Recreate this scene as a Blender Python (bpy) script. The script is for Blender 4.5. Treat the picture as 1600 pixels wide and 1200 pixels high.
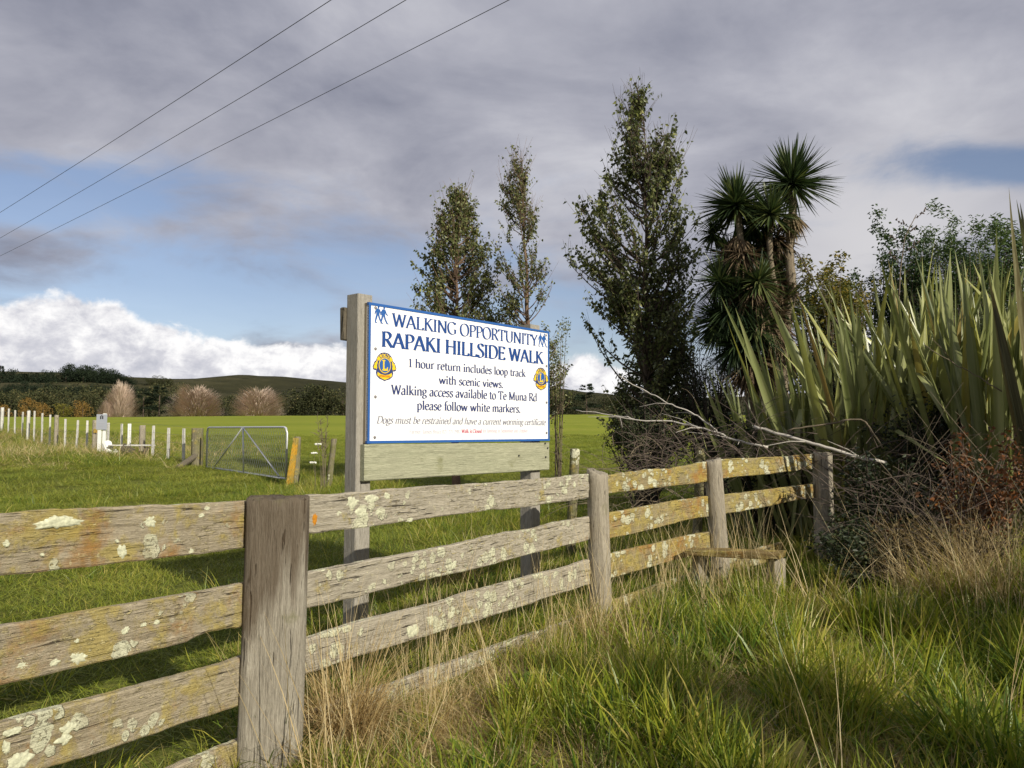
import bpy, math, random
import numpy as np
from mathutils import Vector, Matrix, Euler, Quaternion

random.seed(7)
rng = np.random.default_rng(7)
R = math.radians
PI = math.pi
for o in list(bpy.data.objects):
    bpy.data.objects.remove(o)
scene = bpy.context.scene
C = scene.collection

# ------------------------------------------------------------------ camera
EYE = 1.40
PITCH = R(3.543)
cam_d = bpy.data.cameras.new('camera')
cam_d.sensor_width = 36.0
cam_d.lens = 27.0
cam_d.clip_start = 0.05
cam_d.clip_end = 9000
cam = bpy.data.objects.new('camera', cam_d)
cam.location = (0, 0, EYE)
cam.rotation_euler = (PI / 2 + PITCH, 0, 0)
C.objects.link(cam)
scene.camera = cam

# ------------------------------------------------------------------ light, sky, exposure
SUN_EL = R(29)
SUN_DIR = Vector((0.67 * math.cos(SUN_EL), -0.742 * math.cos(SUN_EL), math.sin(SUN_EL)))  # towards the sun
sun_d = bpy.data.lights.new('sun', 'SUN')
sun_d.energy = 5.0
sun_d.angle = R(0.55)
sun_d.color = (1.0, 0.935, 0.80)
sun = bpy.data.objects.new('sun', sun_d)
sun.rotation_euler = SUN_DIR.to_track_quat('Z', 'Y').to_euler()
C.objects.link(sun)

vs = scene.view_settings
vs.view_transform = 'Standard'
vs.look = 'None'
vs.exposure = 0.12
vs.gamma = 1.0
vs.use_curve_mapping = False
try:
    scene.cycles.use_denoising = True
    scene.cycles.denoiser = 'OPENIMAGEDENOISE'
    scene.cycles.denoising_input_passes = 'RGB_ALBEDO_NORMAL'
    scene.cycles.denoising_prefilter = 'ACCURATE'
    scene.cycles.max_bounces = 6
    scene.cycles.transparent_max_bounces = 8
except Exception:
    pass


class NT:
    """little node-tree helper"""
    def __init__(self, nt):
        self.nt = nt
        nt.nodes.clear()

    def n(self, t, **kw):
        nd = self.nt.nodes.new(t)
        for k, v in kw.items():
            if k.startswith('i_'):
                self.set(nd, k[2:], v)
            else:
                setattr(nd, k, v)
        return nd

    def set(self, nd, key, v):
        s = nd.inputs[int(key)] if key.isdigit() else nd.inputs[key.replace('_', ' ')]
        if isinstance(v, bpy.types.NodeSocket):
            self.nt.links.new(v, s)
        elif isinstance(v, bpy.types.Node):
            self.nt.links.new(v.outputs[0], s)
        else:
            s.default_value = v

    def math(self, op, a, b=0.0, c=None, clamp=False):
        nd = self.n('ShaderNodeMath', operation=op, use_clamp=clamp)
        self.set(nd, '0', a)
        self.set(nd, '1', b)
        if c is not None:
            self.set(nd, '2', c)
        return nd.outputs[0]

    def smooth(self, v, lo, hi):
        nd = self.n('ShaderNodeMapRange', interpolation_type='SMOOTHSTEP')
        self.set(nd, '0', v)
        nd.inputs[1].default_value = lo
        nd.inputs[2].default_value = hi
        return nd.outputs[0]

    def mix(self, f, a, b, blend='MIX'):
        nd = self.n('ShaderNodeMix', data_type='RGBA', blend_type=blend)
        self.set(nd, '0', f)
        self.set(nd, '6', a)
        self.set(nd, '7', b)
        return nd.outputs[2]

    def noise(self, vec, scale, detail=4, rough=0.55, dist=0.0, dim='3D', w=None):
        nd = self.n('ShaderNodeTexNoise', noise_dimensions=dim)
        if vec is not None:
            self.nt.links.new(vec, nd.inputs['Vector'])
        nd.inputs['Scale'].default_value = scale
        nd.inputs['Detail'].default_value = detail
        nd.inputs['Roughness'].default_value = rough
        nd.inputs['Distortion'].default_value = dist
        return nd.outputs[0]

    def ramp(self, f, stops, interp='LINEAR'):
        nd = self.n('ShaderNodeValToRGB')
        self.nt.links.new(f, nd.inputs[0])
        cr = nd.color_ramp
        cr.interpolation = interp
        while len(cr.elements) > 1:
            cr.elements.remove(cr.elements[-1])
        cr.elements[0].position = stops[0][0]
        cr.elements[0].color = col(stops[0][1])
        for p, c in stops[1:]:
            e = cr.elements.new(p)
            e.color = col(c)
        return nd.outputs[0]


def col(c):
    if isinstance(c, (int, float)):
        return (c, c, c, 1)
    return tuple(c) + ((1,) if len(c) == 3 else ())


# world: physical sky behind a broken cloud deck with low cumulus near the horizon
world = bpy.data.worlds.new('World')
scene.world = world
world.use_nodes = True
W = NT(world.node_tree)
out = W.n('ShaderNodeOutputWorld')
sky = W.n('ShaderNodeTexSky', sky_type='NISHITA', sun_disc=False)
sky.sun_elevation = SUN_EL
sky.sun_rotation = math.atan2(SUN_DIR.x, SUN_DIR.y)
sky.altitude = 100
sky.air_density = 1.0
sky.dust_density = 0.6
sky.ozone_density = 3.0
skyc = W.n('ShaderNodeBackground', i_Color=W.mix(1.0, sky.outputs[0], (1.16, 0.98, 0.94, 1), 'MULTIPLY'), i_Strength=0.105)
tc = W.n('ShaderNodeTexCoord')
sep = W.n('ShaderNodeSeparateXYZ')
world.node_tree.links.new(tc.outputs['Generated'], sep.inputs[0])
X, Y, Z = sep.outputs
az = W.math('ARCTAN2', X, Y)                       # 0 straight ahead (north), + to the right
hor = W.math('SQRT', W.math('ADD', W.math('MULTIPLY', X, X), W.math('MULTIPLY', Y, Y)))
el = W.math('ARCTAN2', Z, hor)
# cloud-deck coordinates (plane overhead, softened at the horizon)
zz = W.math('ADD', W.math('MAXIMUM', Z, 0.0), 0.16)
comb = W.n('ShaderNodeCombineXYZ', i_X=W.math('DIVIDE', X, zz), i_Y=W.math('DIVIDE', Y, zz), i_Z=0.0)
deckv = comb.outputs[0]
big = W.noise(deckv, 0.62, 6, 0.52, 0.35)
mid = W.noise(deckv, 1.5, 8, 0.58, 0.5)
fine = W.noise(deckv, 4.5, 6, 0.6, 0.2)


def gauss(a0, e0, sa, se, rot=0.0):
    """soft elliptical gap in the cloud deck; angles in degrees"""
    da = W.math('SUBTRACT', az, R(a0))
    de = W.math('SUBTRACT', el, R(e0))
    if rot:
        c, s = math.cos(R(rot)), math.sin(R(rot))
        d1 = W.math('ADD', W.math('MULTIPLY', da, c), W.math('MULTIPLY', de, s))
        d2 = W.math('ADD', W.math('MULTIPLY', da, -s), W.math('MULTIPLY', de, c))
        da, de = d1, d2
    q = W.math('ADD', W.math('POWER', W.math('DIVIDE', da, R(sa)), 2.0), W.math('POWER', W.math('DIVIDE', de, R(se)), 2.0))
    return W.math('EXPONENT', W.math('MULTIPLY', q, -1.0))


fv = W.n('ShaderNodeCombineXYZ', i_X=az, i_Y=W.math('MULTIPLY', el, 2.2), i_Z=1.0)
cnf = W.noise(fv.outputs[0], 7.0, 7, 0.6, 0.4)
gaps = None
for g in ((-22, 8.5, 25, 5.6, 8), (-32, 15.0, 14, 2.6, 8), (3.0, 6.0, 14, 6.5), (36, 16.0, 11.0, 1.5, -10), (-38, 3.5, 20, 2.5), (70, 16, 20, 5), (-90, 12, 25, 5), (140, 14, 30, 6)):
    v = gauss(*g)
    gaps = v if gaps is None else W.math('MAXIMUM', gaps, v)
gapn = W.math('ADD', W.math('MULTIPLY', gaps, 1.05), W.math('MULTIPLY', W.math('SUBTRACT', mid, 0.5), 1.3))
gapn = W.math('ADD', gapn, W.math('ADD', W.math('MULTIPLY', W.math('SUBTRACT', big, 0.5), 0.5), W.math('MULTIPLY', W.math('SUBTRACT', cnf, 0.5), 1.1)))
blue = W.smooth(gapn, 0.22, 0.92)
blue = W.math('MULTIPLY', blue, 0.90)
# deck shade: lilac greys, lighter rolls
tone = W.math('ADD', W.math('MULTIPLY', big, 0.75), W.math('ADD', W.math('MULTIPLY', mid, 0.50), W.math('MULTIPLY', fine, 0.14)))
deck = W.ramp(tone, [(0.48, (0.155, 0.168, 0.220)), (0.60, (0.265, 0.275, 0.340)), (0.72, (0.400, 0.405, 0.465)), (0.86, (0.60, 0.60, 0.64))])
# brighter bank low on the right
rb = gauss(26, 12.5, 8.5, 6.5)
rb = W.math('MULTIPLY', rb, W.smooth(mid, 0.22, 0.52))
deck = W.mix(W.math('MULTIPLY', rb, 0.95), deck, (0.62, 0.61, 0.63, 1))
deckb = W.n('ShaderNodeBackground', i_Color=deck, i_Strength=1.0)
m1 = W.n('ShaderNodeMixShader')
W.set(m1, '0', blue)
W.set(m1, '1', deckb)
W.set(m1, '2', skyc)
# cumulus on the horizon: top outline from noise over azimuth + puffs
av = W.n('ShaderNodeCombineXYZ', i_X=az, i_Y=W.math('MULTIPLY', el, 1.3), i_Z=3.3)
cn1 = W.noise(av.outputs[0], 3.1, 2, 0.5)
cn2 = W.noise(av.outputs[0], 14, 7, 0.60, 0.25)
cn3 = W.noise(av.outputs[0], 34, 6, 0.62, 0.2)
hump = W.math('ADD', W.math('MULTIPLY', gauss(-27.5, 0, 6, 400), 4.6), W.math('MULTIPLY', gauss(-37, 0, 7, 400), 4.6))
hump = W.math('ADD', hump, W.math('MULTIPLY', gauss(-15, 0, 9, 400), 3.2))
hump = W.math('ADD', hump, W.math('MULTIPLY', gauss(6.0, 0, 4.5, 400), 2.8))
hump = W.math('ADD', hump, W.math('MULTIPLY', gauss(36, 0, 6, 400), 10.0))
hump = W.math('ADD', hump, W.math('MULTIPLY', W.math('SUBTRACT', cn1, 0.5), 4.0))
top = W.math('ADD', W.math('ADD', hump, 2.7), W.math('MULTIPLY', W.math('SUBTRACT', cn2, 0.5), 5.0))
eld = W.math('MULTIPLY', el, 180 / PI)
diff = W.math('SUBTRACT', top, eld)
cum = W.smooth(diff, -0.25, 0.55)
shade = W.math('ADD', W.math('MULTIPLY', cn3, 0.55), W.math('MULTIPLY', cn2, 0.55))
shade = W.math('SUBTRACT', shade, W.math('MULTIPLY', diff, 0.035))
cumc = W.ramp(shade, [(0.24, (0.38, 0.40, 0.48)), (0.42, (0.62, 0.62, 0.67)), (0.55, (0.93, 0.92, 0.92))])
cumb = W.n('ShaderNodeBackground', i_Color=cumc, i_Strength=1.0)
m2 = W.n('ShaderNodeMixShader')
W.set(m2, '0', cum)
W.set(m2, '1', m1)
W.set(m2, '2', cumb)
world.node_tree.links.new(m2.outputs[0], out.inputs[0])

# ------------------------------------------------------------------ picture geometry -> world
cp, sp = math.cos(PITCH), math.sin(PITCH)


def ray(px, py):
    a, b = (px - 800) / 1200.0, (600 - py) / 1200.0
    return Vector((a, cp - b * sp, sp + b * cp))


def at(px, py, y):
    d = ray(px, py)
    return Vector((0, 0, EYE)) + d * (y / d.y)


def on_plane(px, py, A, B, off=0.0):
    """the point of the vertical plane through A->B (moved back by off) that is seen at px,py"""
    dx, dy = B[0] - A[0], B[1] - A[1]
    L = math.hypot(dx, dy)
    nx, ny = -dy / L, dx / L            # to the left/back of A->B
    d = ray(px, py)
    t = ((A[0] + nx * off) * nx + (A[1] + ny * off) * ny) / (d.x * nx + d.y * ny)
    return Vector((0, 0, EYE)) + d * t


def at_z(px, py, z):
    d = ray(px, py)
    return Vector((0, 0, EYE)) + d * ((z - EYE) / d.z)


# ------------------------------------------------------------------ ground height
_gy = np.array([-80, -10, 0, 4, 6, 10, 16, 20, 26, 35, 60, 100, 160, 200, 230, 300, 420, 3000.])
_gz = np.array([-0.4, -0.02, 0, 0.02, 0.06, 0.12, 0.30, 0.42, 0.60, 0.93, 1.75, 2.75, 4.4, 5.5, 5.2, 2.0, 1.0, 1.0])


def gh(x, y):
    x = np.asarray(x, float)
    y = np.asarray(y, float)
    z = np.interp(y + 0.0 * x, _gy, _gz)
    # bank rising under the flax on the right
    bank = 0.50 / (1 + np.exp(-(x - 0.18 * y - 2.5) * 2.2)) / (1 + np.exp(-(y - 4.6) * 2.0))
    z = z + bank * (y < 60)
    # swells on the left of the paddock
    z = z + 0.46 * np.exp(-(((x + 23.5) / 4.6) ** 2 + ((y - 35.0) / 8.0) ** 2))
    z = z + 0.30 * np.exp(-(((x + 12.5) / 4.0) ** 2 + ((y - 20.5) / 4.5) ** 2))
    z = z + 0.03 * np.sin(x * 1.3 + 0.7 * y) * np.cos(y * 1.1 - 0.4 * x) + 0.015 * np.sin(3.1 * x - 2.3 * y + 1.0)
    far = np.clip((y - 30) / 100, 0, 1)
    z = z + far * (0.25 * np.sin(x * 0.021 + 1.0) + 0.10 * np.sin(x * 0.07 + y * 0.03))
    return z


# ------------------------------------------------------------------ materials
def mat(name):
    m = bpy.data.materials.new(name)
    m.use_nodes = True
    return m, NT(m.node_tree)


def principled(T, base, rough=0.8, bump=None, bstr=0.4, bdist=0.01, spec=0.3, metal=0.0):
    o = T.n('ShaderNodeOutputMaterial')
    p = T.n('ShaderNodeBsdfPrincipled')
    T.set(p, 'Base Color', col(base) if isinstance(base, (tuple, float)) else base)
    T.set(p, 'Roughness', rough)
    p.inputs['Specular IOR Level'].default_value = spec
    p.inputs['Metallic'].default_value = metal
    if bump is not None:
        b = T.n('ShaderNodeBump', i_Height=bump, i_Strength=bstr, i_Distance=bdist)
        T.set(p, 'Normal', b.outputs[0])
    T.nt.links.new(p.outputs[0], o.inputs[0])
    return p


def plain(name, c, rough=0.6, metal=0.0, var=0.12, scale=20, spec=0.3):
    m, T = mat(name)
    t = T.n('ShaderNodeTexCoord')
    nz = T.noise(t.outputs['Object'], scale, 5)
    c2 = tuple(v * (1 - var * 2) for v in c)
    base = T.mix(nz, col(c2), col(tuple(min(1, v * (1 + var)) for v in c)))
    principled(T, base, rough, bump=nz, bstr=0.15, bdist=0.002, metal=metal, spec=spec)
    return m


def wood(name, axis='X', dark=(0.13, 0.105, 0.07), light=(0.36, 0.31, 0.235), orange=0.0, yellow=0.0, cream=0.0, moss=0.0,
         stain=None, grain=1.0, crack=1.0, fres=None, orangecol=(0.36, 0.17, 0.025)):
    m, T = mat(name)
    tcn = T.n('ShaderNodeTexCoord')
    oi = T.n('ShaderNodeObjectInfo')
    vadd = T.n('ShaderNodeVectorMath', operation='ADD')
    rv = T.n('ShaderNodeCombineXYZ', i_X=T.math('MULTIPLY', oi.outputs['Random'], 37.0), i_Y=T.math('MULTIPLY', oi.outputs['Random'], 11.0), i_Z=0.0)
    T.nt.links.new(tcn.outputs['Object'], vadd.inputs[0])
    T.nt.links.new(rv.outputs[0], vadd.inputs[1])
    v = vadd.outputs[0]
    sc = {'X': (1.2, 16, 26), 'Z': (22, 22, 1.3)}[axis]
    mp = T.n('ShaderNodeMapping')
    T.nt.links.new(v, mp.inputs[0])
    mp.inputs['Scale'].default_value = tuple(s * grain for s in sc)
    g1 = T.noise(mp.outputs[0], 2.2, 8, 0.66, 0.25)
    g2 = T.noise(mp.outputs[0], 6.5, 6, 0.7, 0.3)
    blot = T.noise(v, 3.0, 5, 0.6)
    tone = T.math('ADD', T.math('MULTIPLY', g1, 0.65), T.math('MULTIPLY', g2, 0.35))
    base = T.ramp(tone, [(0.28, dark), (0.50, tuple((a * 0.45 + b * 0.55) for a, b in zip(dark, light))), (0.68, light)])
    fg = T.noise(mp.outputs[0], 17.0, 5, 0.75, 0.2)
    base = T.mix(T.smooth(fg, 0.56, 0.40), base, T.mix(0.5, base, col(tuple(c * 0.55 for c in dark))))
    base = T.mix(T.smooth(blot, 0.35, 0.75), base, T.mix(0.55, base, col(tuple(c * 0.62 for c in light))))
    ck = T.smooth(T.noise(mp.outputs[0], 3.8, 3, 0.5, 0.3), 0.36, 0.30)
    base = T.mix(T.math('MULTIPLY', ck, 0.85 * crack), base, (0.025, 0.02, 0.014, 1))
    height = T.math('SUBTRACT', T.math('ADD', tone, T.math('MULTIPLY', fg, 0.35)), T.math('MULTIPLY', ck, 0.7 * crack))
    if stain:
        w = T.n('ShaderNodeSeparateXYZ')
        T.nt.links.new(tcn.outputs['Object'], w.inputs[0])
        # dark damp streak reaching down from the top end
        s = T.math('ADD', T.math('MULTIPLY', w.outputs[2], 2.0), T.math('MULTIPLY', T.noise(mp.outputs[0], 0.9, 4), 1.6))
        s = T.math('SUBTRACT', s, T.math('MULTIPLY', w.outputs[0], 3.2))
        base = T.mix(T.math('MULTIPLY', T.smooth(s, stain, stain + 0.45), 0.72), base, (0.075, 0.048, 0.026, 1))
    if moss:
        mn = T.noise(v, 5.0, 6, 0.65)
        base = T.mix(T.math('MULTIPLY', T.smooth(mn, 0.62 - 0.25 * moss, 0.80 - 0.2 * moss), 0.7), base, (0.15, 0.15, 0.05, 1))
    if orange:
        on = T.noise(v, 2.8, 7, 0.68, 0.4)
        k = T.smooth(on, 0.66 - 0.22 * orange, 0.78 - 0.15 * orange)
        oc = T.mix(T.noise(v, 30, 4), col(tuple(c * 0.6 for c in orangecol)), col(tuple(c * 1.25 for c in orangecol)))
        base = T.mix(T.math('MULTIPLY', k, T.math('ADD', 0.45, T.math('MULTIPLY', g2, 0.6))), base, oc)
    if yellow:
        yn = T.noise(v, 6.5, 8, 0.72, 0.2)
        k = T.smooth(yn, 0.62 - 0.20 * yellow, 0.72 - 0.15 * yellow)
        yc = T.mix(T.noise(v, 45, 3), (0.27, 0.19, 0.03, 1), (0.50, 0.42, 0.13, 1))
        base = T.mix(T.math('MULTIPLY', k, 0.72), base, yc)
        height = T.math('ADD', height, T.math('MULTIPLY', k, 0.2))
    if cream:
        vo = T.n('ShaderNodeTexVoronoi', feature='F1')
        wv = T.n('ShaderNodeVectorMath', operation='ADD')
        dn = T.n('ShaderNodeTexNoise')
        T.nt.links.new(v, dn.inputs['Vector'])
        dn.inputs['Scale'].default_value = 22
        dn.inputs['Detail'].default_value = 4
        dsc = T.n('ShaderNodeVectorMath', operation='SCALE')
        T.nt.links.new(dn.outputs[1], dsc.inputs[0])
        dsc.inputs['Scale'].default_value = 0.045
        T.nt.links.new(v, wv.inputs[0])
        T.nt.links.new(dsc.outputs[0], wv.inputs[1])
        T.nt.links.new(wv.outputs[0], vo.inputs['Vector'])
        vo.inputs['Scale'].default_value = 15
        area = T.smooth(T.noise(v, 2.3, 3, 0.5), 0.62 - 0.24 * cream, 0.72 - 0.16 * cream)
        rad = T.math('ADD', 0.10, T.math('MULTIPLY', area, 0.42))
        sepc = T.n('ShaderNodeSeparateColor')
        T.nt.links.new(vo.outputs['Color'], sepc.inputs[0])
        rad = T.math('MULTIPLY', rad, T.math('ADD', 0.35, sepc.outputs[0]))
        k = T.smooth(T.math('SUBTRACT', rad, vo.outputs['Distance']), -0.02, 0.03)
        k = T.math('MULTIPLY', k, T.math('ADD', 0.25, T.math('MULTIPLY', area, 0.75)))
        k = T.math('MULTIPLY', k, T.smooth(T.noise(v, 75, 5, 0.7), 0.30, 0.46))
        cc = T.mix(T.noise(v, 60, 4), (0.46, 0.45, 0.30, 1), (0.70, 0.69, 0.50, 1))
        base = T.mix(k, base, cc)
        height = T.math('ADD', height, T.math('MULTIPLY', k, 0.5))
        # specks
        sn = T.smooth(T.noise(v, 48, 3, 0.6), 0.66, 0.70)
        base = T.mix(T.math('MULTIPLY', sn, 0.7 * min(1, cream + .2)), base, (0.60, 0.55, 0.33, 1))
    if cream or yellow:
        mp2 = T.n('ShaderNodeMapping')
        T.nt.links.new(v, mp2.inputs[0])
        mp2.inputs['Scale'].default_value = {'X': (14, 40, 60), 'Z': (60, 60, 14)}[axis]
        fl = T.noise(mp2.outputs[0], 1.6, 4, 0.65, 0.3)
        am = T.noise(v, 2.2, 3, 0.55)
        kf_ = T.math('MULTIPLY', T.smooth(fl, 0.57, 0.64), T.smooth(am, 0.38, 0.58))
        base = T.mix(T.math('MULTIPLY', kf_, 0.75), base, (0.56, 0.48, 0.24, 1))
        height = T.math('ADD', height, T.math('MULTIPLY', kf_, 0.4))
        dk = T.smooth(T.noise(v, 9.0, 6, 0.75, 0.4), 0.60, 0.70)
        base = T.mix(T.math('MULTIPLY', dk, 0.5), base, (0.10, 0.075, 0.04, 1))
    principled(T, base, 0.9, bump=height, bstr=1.0, bdist=0.015, spec=0.15)
    return m


def leafmat(name, stops, trans=0.35, rough=0.5, spec=0.35, transcol=None, posnoise=None, streak=False, gloss=True):
    """foliage: colour by the leaf's own tint, a random per plant and a slow drift over the ground"""
    m, T = mat(name)
    o = T.n('ShaderNodeOutputMaterial')
    at_ = T.n('ShaderNodeAttribute', attribute_name='tint')
    f = at_.outputs['Fac']
    oi = T.n('ShaderNodeObjectInfo')
    f = T.math('ADD', f, T.math('MULTIPLY', T.math('SUBTRACT', oi.outputs['Random'], 0.5), 0.22))
    if posnoise:
        g = T.n('ShaderNodeNewGeometry')
        f = T.math('ADD', f, T.math('MULTIPLY', T.math('SUBTRACT', T.noise(g.outputs['Position'], posnoise[0], 4, 0.6), 0.5), posnoise[1]))
    c = T.ramp(f, stops)
    if streak:
        t = T.n('ShaderNodeTexCoord')
        mp = T.n('ShaderNodeMapping')
        T.nt.links.new(t.outputs['Object'], mp.inputs[0])
        mp.inputs['Scale'].default_value = (60, 60, 1.0)
        sn = T.noise(mp.outputs[0], 1.5, 5, 0.6)
        c = T.mix(T.smooth(sn, 0.40, 0.70), c, T.mix(0.45, c, (0.34, 0.33, 0.17, 1)))
        bn = T.noise(t.outputs['Object'], 5.0, 5, 0.7)
        c = T.mix(T.math('MULTIPLY', T.smooth(bn, 0.63, 0.73), 0.6), c, (0.12, 0.085, 0.04, 1))
    p = T.n('ShaderNodeBsdfPrincipled')
    T.set(p, 'Base Color', c)
    p.inputs['Roughness'].default_value = rough
    p.inputs['Specular IOR Level'].default_value = spec
    tr = T.n('ShaderNodeBsdfTranslucent')
    T.set(tr, 'Color', T.mix(0.5, c, T.mix(1.0, c, col(transcol or (1.0, 1.1, 0.5)), 'MULTIPLY')))
    mx = T.n('ShaderNodeMixShader')
    mx.inputs[0].default_value = trans
    T.nt.links.new(p.outputs[0], mx.inputs[1])
    T.nt.links.new(tr.outputs[0], mx.inputs[2])
    T.nt.links.new(mx.outputs[0], o.inputs[0])
    return m


M = {}
M['rail_left'] = wood('weathered_rail_brown', 'X', (0.17, 0.135, 0.08), (0.58, 0.50, 0.36), orange=0.6, yellow=0.85, cream=0.45)
M['rail_mid'] = wood('weathered_rail_grey', 'X', (0.20, 0.17, 0.12), (0.62, 0.56, 0.44), orange=0.2, yellow=0.35, cream=0.85)
M['rail_far'] = wood('lichen_rail_yellow', 'X', (0.16, 0.13, 0.065), (0.46, 0.38, 0.22), orange=0.9, yellow=0.95, cream=1.0, moss=0.3)
M['post_big'] = wood('weathered_post_grey', 'Z', (0.13, 0.11, 0.08), (0.56, 0.51, 0.41), stain=1.95, crack=0.9, moss=0.15)
M['post'] = wood('weathered_post', 'Z', (0.16, 0.135, 0.10), (0.54, 0.48, 0.37), moss=0.3, crack=0.9)
M['post_mossy'] = wood('mossy_post', 'Z', (0.12, 0.10, 0.06), (0.32, 0.29, 0.20), moss=0.9, yellow=0.4, cream=0.3)
M['sign_post'] = wood('sawn_sign_post', 'Z', (0.27, 0.24, 0.19), (0.47, 0.44, 0.38), crack=0.35)
M['sign_board'] = wood('treated_board', 'X', (0.30, 0.31, 0.20), (0.50, 0.49, 0.34), crack=0.12, grain=0.7, moss=0.25)
M['batten'] = wood('pale_batten', 'Z', (0.50, 0.48, 0.43), (0.78, 0.76, 0.70), crack=0.35, moss=0.1)
M['batten_dark'] = wood('dark_batten', 'Z', (0.06, 0.05, 0.035), (0.22, 0.19, 0.14), crack=0.5)
M['orange_wood'] = wood('orange_lichen_board', 'Z', (0.30, 0.20, 0.04), (0.55, 0.40, 0.10), orange=1.2, yellow=0.6, orangecol=(0.72, 0.36, 0.02))
M['step'] = wood('stile_plank', 'X', (0.13, 0.09, 0.04), (0.34, 0.24, 0.10), orange=0.5, yellow=0.9, moss=0.4)
M['lichen'] = plain('cream_lichen', (0.58, 0.58, 0.41), 0.95, var=0.42, scale=70, spec=0.1)
M['orange_lichen'] = plain('orange_lichen', (0.48, 0.20, 0.02), 0.95, var=0.25, scale=60, spec=0.1)
M['panel'] = plain('painted_white_panel', (0.80, 0.80, 0.80), 0.30, var=0.01, scale=3, spec=0.5)
m, T = mat('painted_white_panel')
t_ = T.n('ShaderNodeTexCoord')
mpg = T.n('ShaderNodeMapping')
T.nt.links.new(t_.outputs['Object'], mpg.inputs[0])
mpg.inputs['Scale'].default_value = (9, 9, 1.0)
gr = T.math('MULTIPLY', T.smooth(T.noise(mpg.outputs[0], 1.7, 6, 0.7), 0.5, 0.8), T.smooth(T.noise(t_.outputs['Object'], 1.6, 4, 0.6), 0.4, 0.65))
principled(T, T.mix(T.math('MULTIPLY', gr, 0.55), (0.79, 0.79, 0.79, 1), (0.56, 0.57, 0.50, 1)), 0.32, spec=0.5)
M['panel'] = m
M['panel_core'] = plain('plywood_edge', (0.30, 0.25, 0.18), 0.8)
M['sticker'] = plain('pale_sticker', (0.78, 0.76, 0.77), 0.35, var=0.01)
M['blue'] = plain('sign_blue', (0.022, 0.10, 0.33), 0.35, var=0.04, spec=0.5)
M['letter_blue'] = plain('lettering_blue', (0.012, 0.055, 0.22), 0.35, var=0.03, spec=0.5)
M['navy'] = plain('lettering_navy', (0.035, 0.05, 0.15), 0.4, var=0.03)
M['grey_ink'] = plain('lettering_grey', (0.20, 0.20, 0.24), 0.4, var=0.03)
M['light_ink'] = plain('lettering_faint_grey', (0.40, 0.40, 0.44), 0.4, var=0.03)
M['red_ink'] = plain('lettering_red', (0.48, 0.10, 0.14), 0.4, var=0.03)
M['pink_ink'] = plain('lettering_faint_red', (0.62, 0.36, 0.40), 0.4, var=0.03)
M['gold'] = plain('emblem_yellow', (0.75, 0.52, 0.02), 0.4, var=0.04)
M['orange_ink'] = plain('lettering_orange', (0.60, 0.20, 0.02), 0.4, var=0.03)
M['screw'] = plain('dull_screw', (0.30, 0.28, 0.28), 0.45, metal=0.6)
M['galv'] = plain('galvanised_steel', (0.60, 0.61, 0.62), 0.45, metal=0.4, spec=0.5)
M['wire'] = plain('fence_wire', (0.22, 0.21, 0.20), 0.5, metal=0.6)
M['cable'] = plain('power_cable', (0.06, 0.06, 0.065), 0.7)
M['whitepaint'] = plain('white_paint', (0.78, 0.78, 0.74), 0.5, var=0.06)
M['plate'] = plain('grey_notice_plate', (0.34, 0.36, 0.40), 0.4, var=0.03)
M['black'] = plain('black_paint', (0.03, 0.03, 0.03), 0.6)
M['bark'] = wood('reddish_bark', 'Z', (0.10, 0.065, 0.045), (0.28, 0.19, 0.13), crack=0.7)
M['bark_dark'] = wood('dark_bark', 'Z', (0.06, 0.045, 0.035), (0.16, 0.12, 0.09), crack=0.6)
M['bark_pale'] = wood('cabbage_tree_bark', 'Z', (0.14, 0.11, 0.075), (0.34, 0.28, 0.20), crack=0.8)
M['twig_pale'] = plain('bleached_branch', (0.50, 0.46, 0.40), 0.8, var=0.25, scale=14)
M['twig_dark'] = plain('dead_twig', (0.10, 0.075, 0.06), 0.85, var=0.4, scale=12)
M['twig_brown'] = plain('brown_twig', (0.17, 0.135, 0.09), 0.85, var=0.3, scale=12)

G_LUSH = [(0.0, (0.062, 0.125, 0.018)), (0.28, (0.19, 0.255, 0.028)), (0.50, (0.36, 0.37, 0.042)), (0.64, (0.48, 0.40, 0.10)), (1.0, (0.60, 0.48, 0.24))]
M['grass_long'] = leafmat('long_grass', G_LUSH, 0.42, 0.38, 0.40, posnoise=(1.3, 1.0))
M['grass_short'] = leafmat('paddock_grass', [(0.0, (0.100, 0.150, 0.020)), (0.4, (0.225, 0.260, 0.032)), (0.7, (0.34, 0.32, 0.055)), (1.0, (0.48, 0.38, 0.13))], 0.32, 0.5, 0.3, posnoise=(0.35, 0.7))
M['straw'] = leafmat('dry_grass', [(0.0, (0.24, 0.155, 0.06)), (0.5, (0.50, 0.37, 0.165)), (1.0, (0.68, 0.57, 0.34))], 0.32, 0.6, 0.2, transcol=(1, 0.9, 0.6))
M['leaf_poplar'] = leafmat('glossy_tree_leaves', [(0.0, (0.045, 0.060, 0.022)), (0.5, (0.17, 0.19, 0.070)), (0.85, (0.36, 0.37, 0.14)), (1.0, (0.46, 0.42, 0.16))], 0.42, 0.38, 0.5)
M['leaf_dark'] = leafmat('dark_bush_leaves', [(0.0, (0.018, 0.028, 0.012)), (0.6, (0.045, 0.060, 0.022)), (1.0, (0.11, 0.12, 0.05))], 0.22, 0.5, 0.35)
M['leaf_feather'] = leafmat('feathery_leaves', [(0.0, (0.025, 0.050, 0.018)), (0.6, (0.065, 0.110, 0.035)), (1.0, (0.13, 0.18, 0.055))], 0.3, 0.5, 0.3)
M['leaf_yellow'] = leafmat('yellowing_leaves', [(0.0, (0.05, 0.06, 0.015)), (0.5, (0.13, 0.13, 0.025)), (1.0, (0.36, 0.25, 0.03))], 0.35, 0.5, 0.3)
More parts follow.
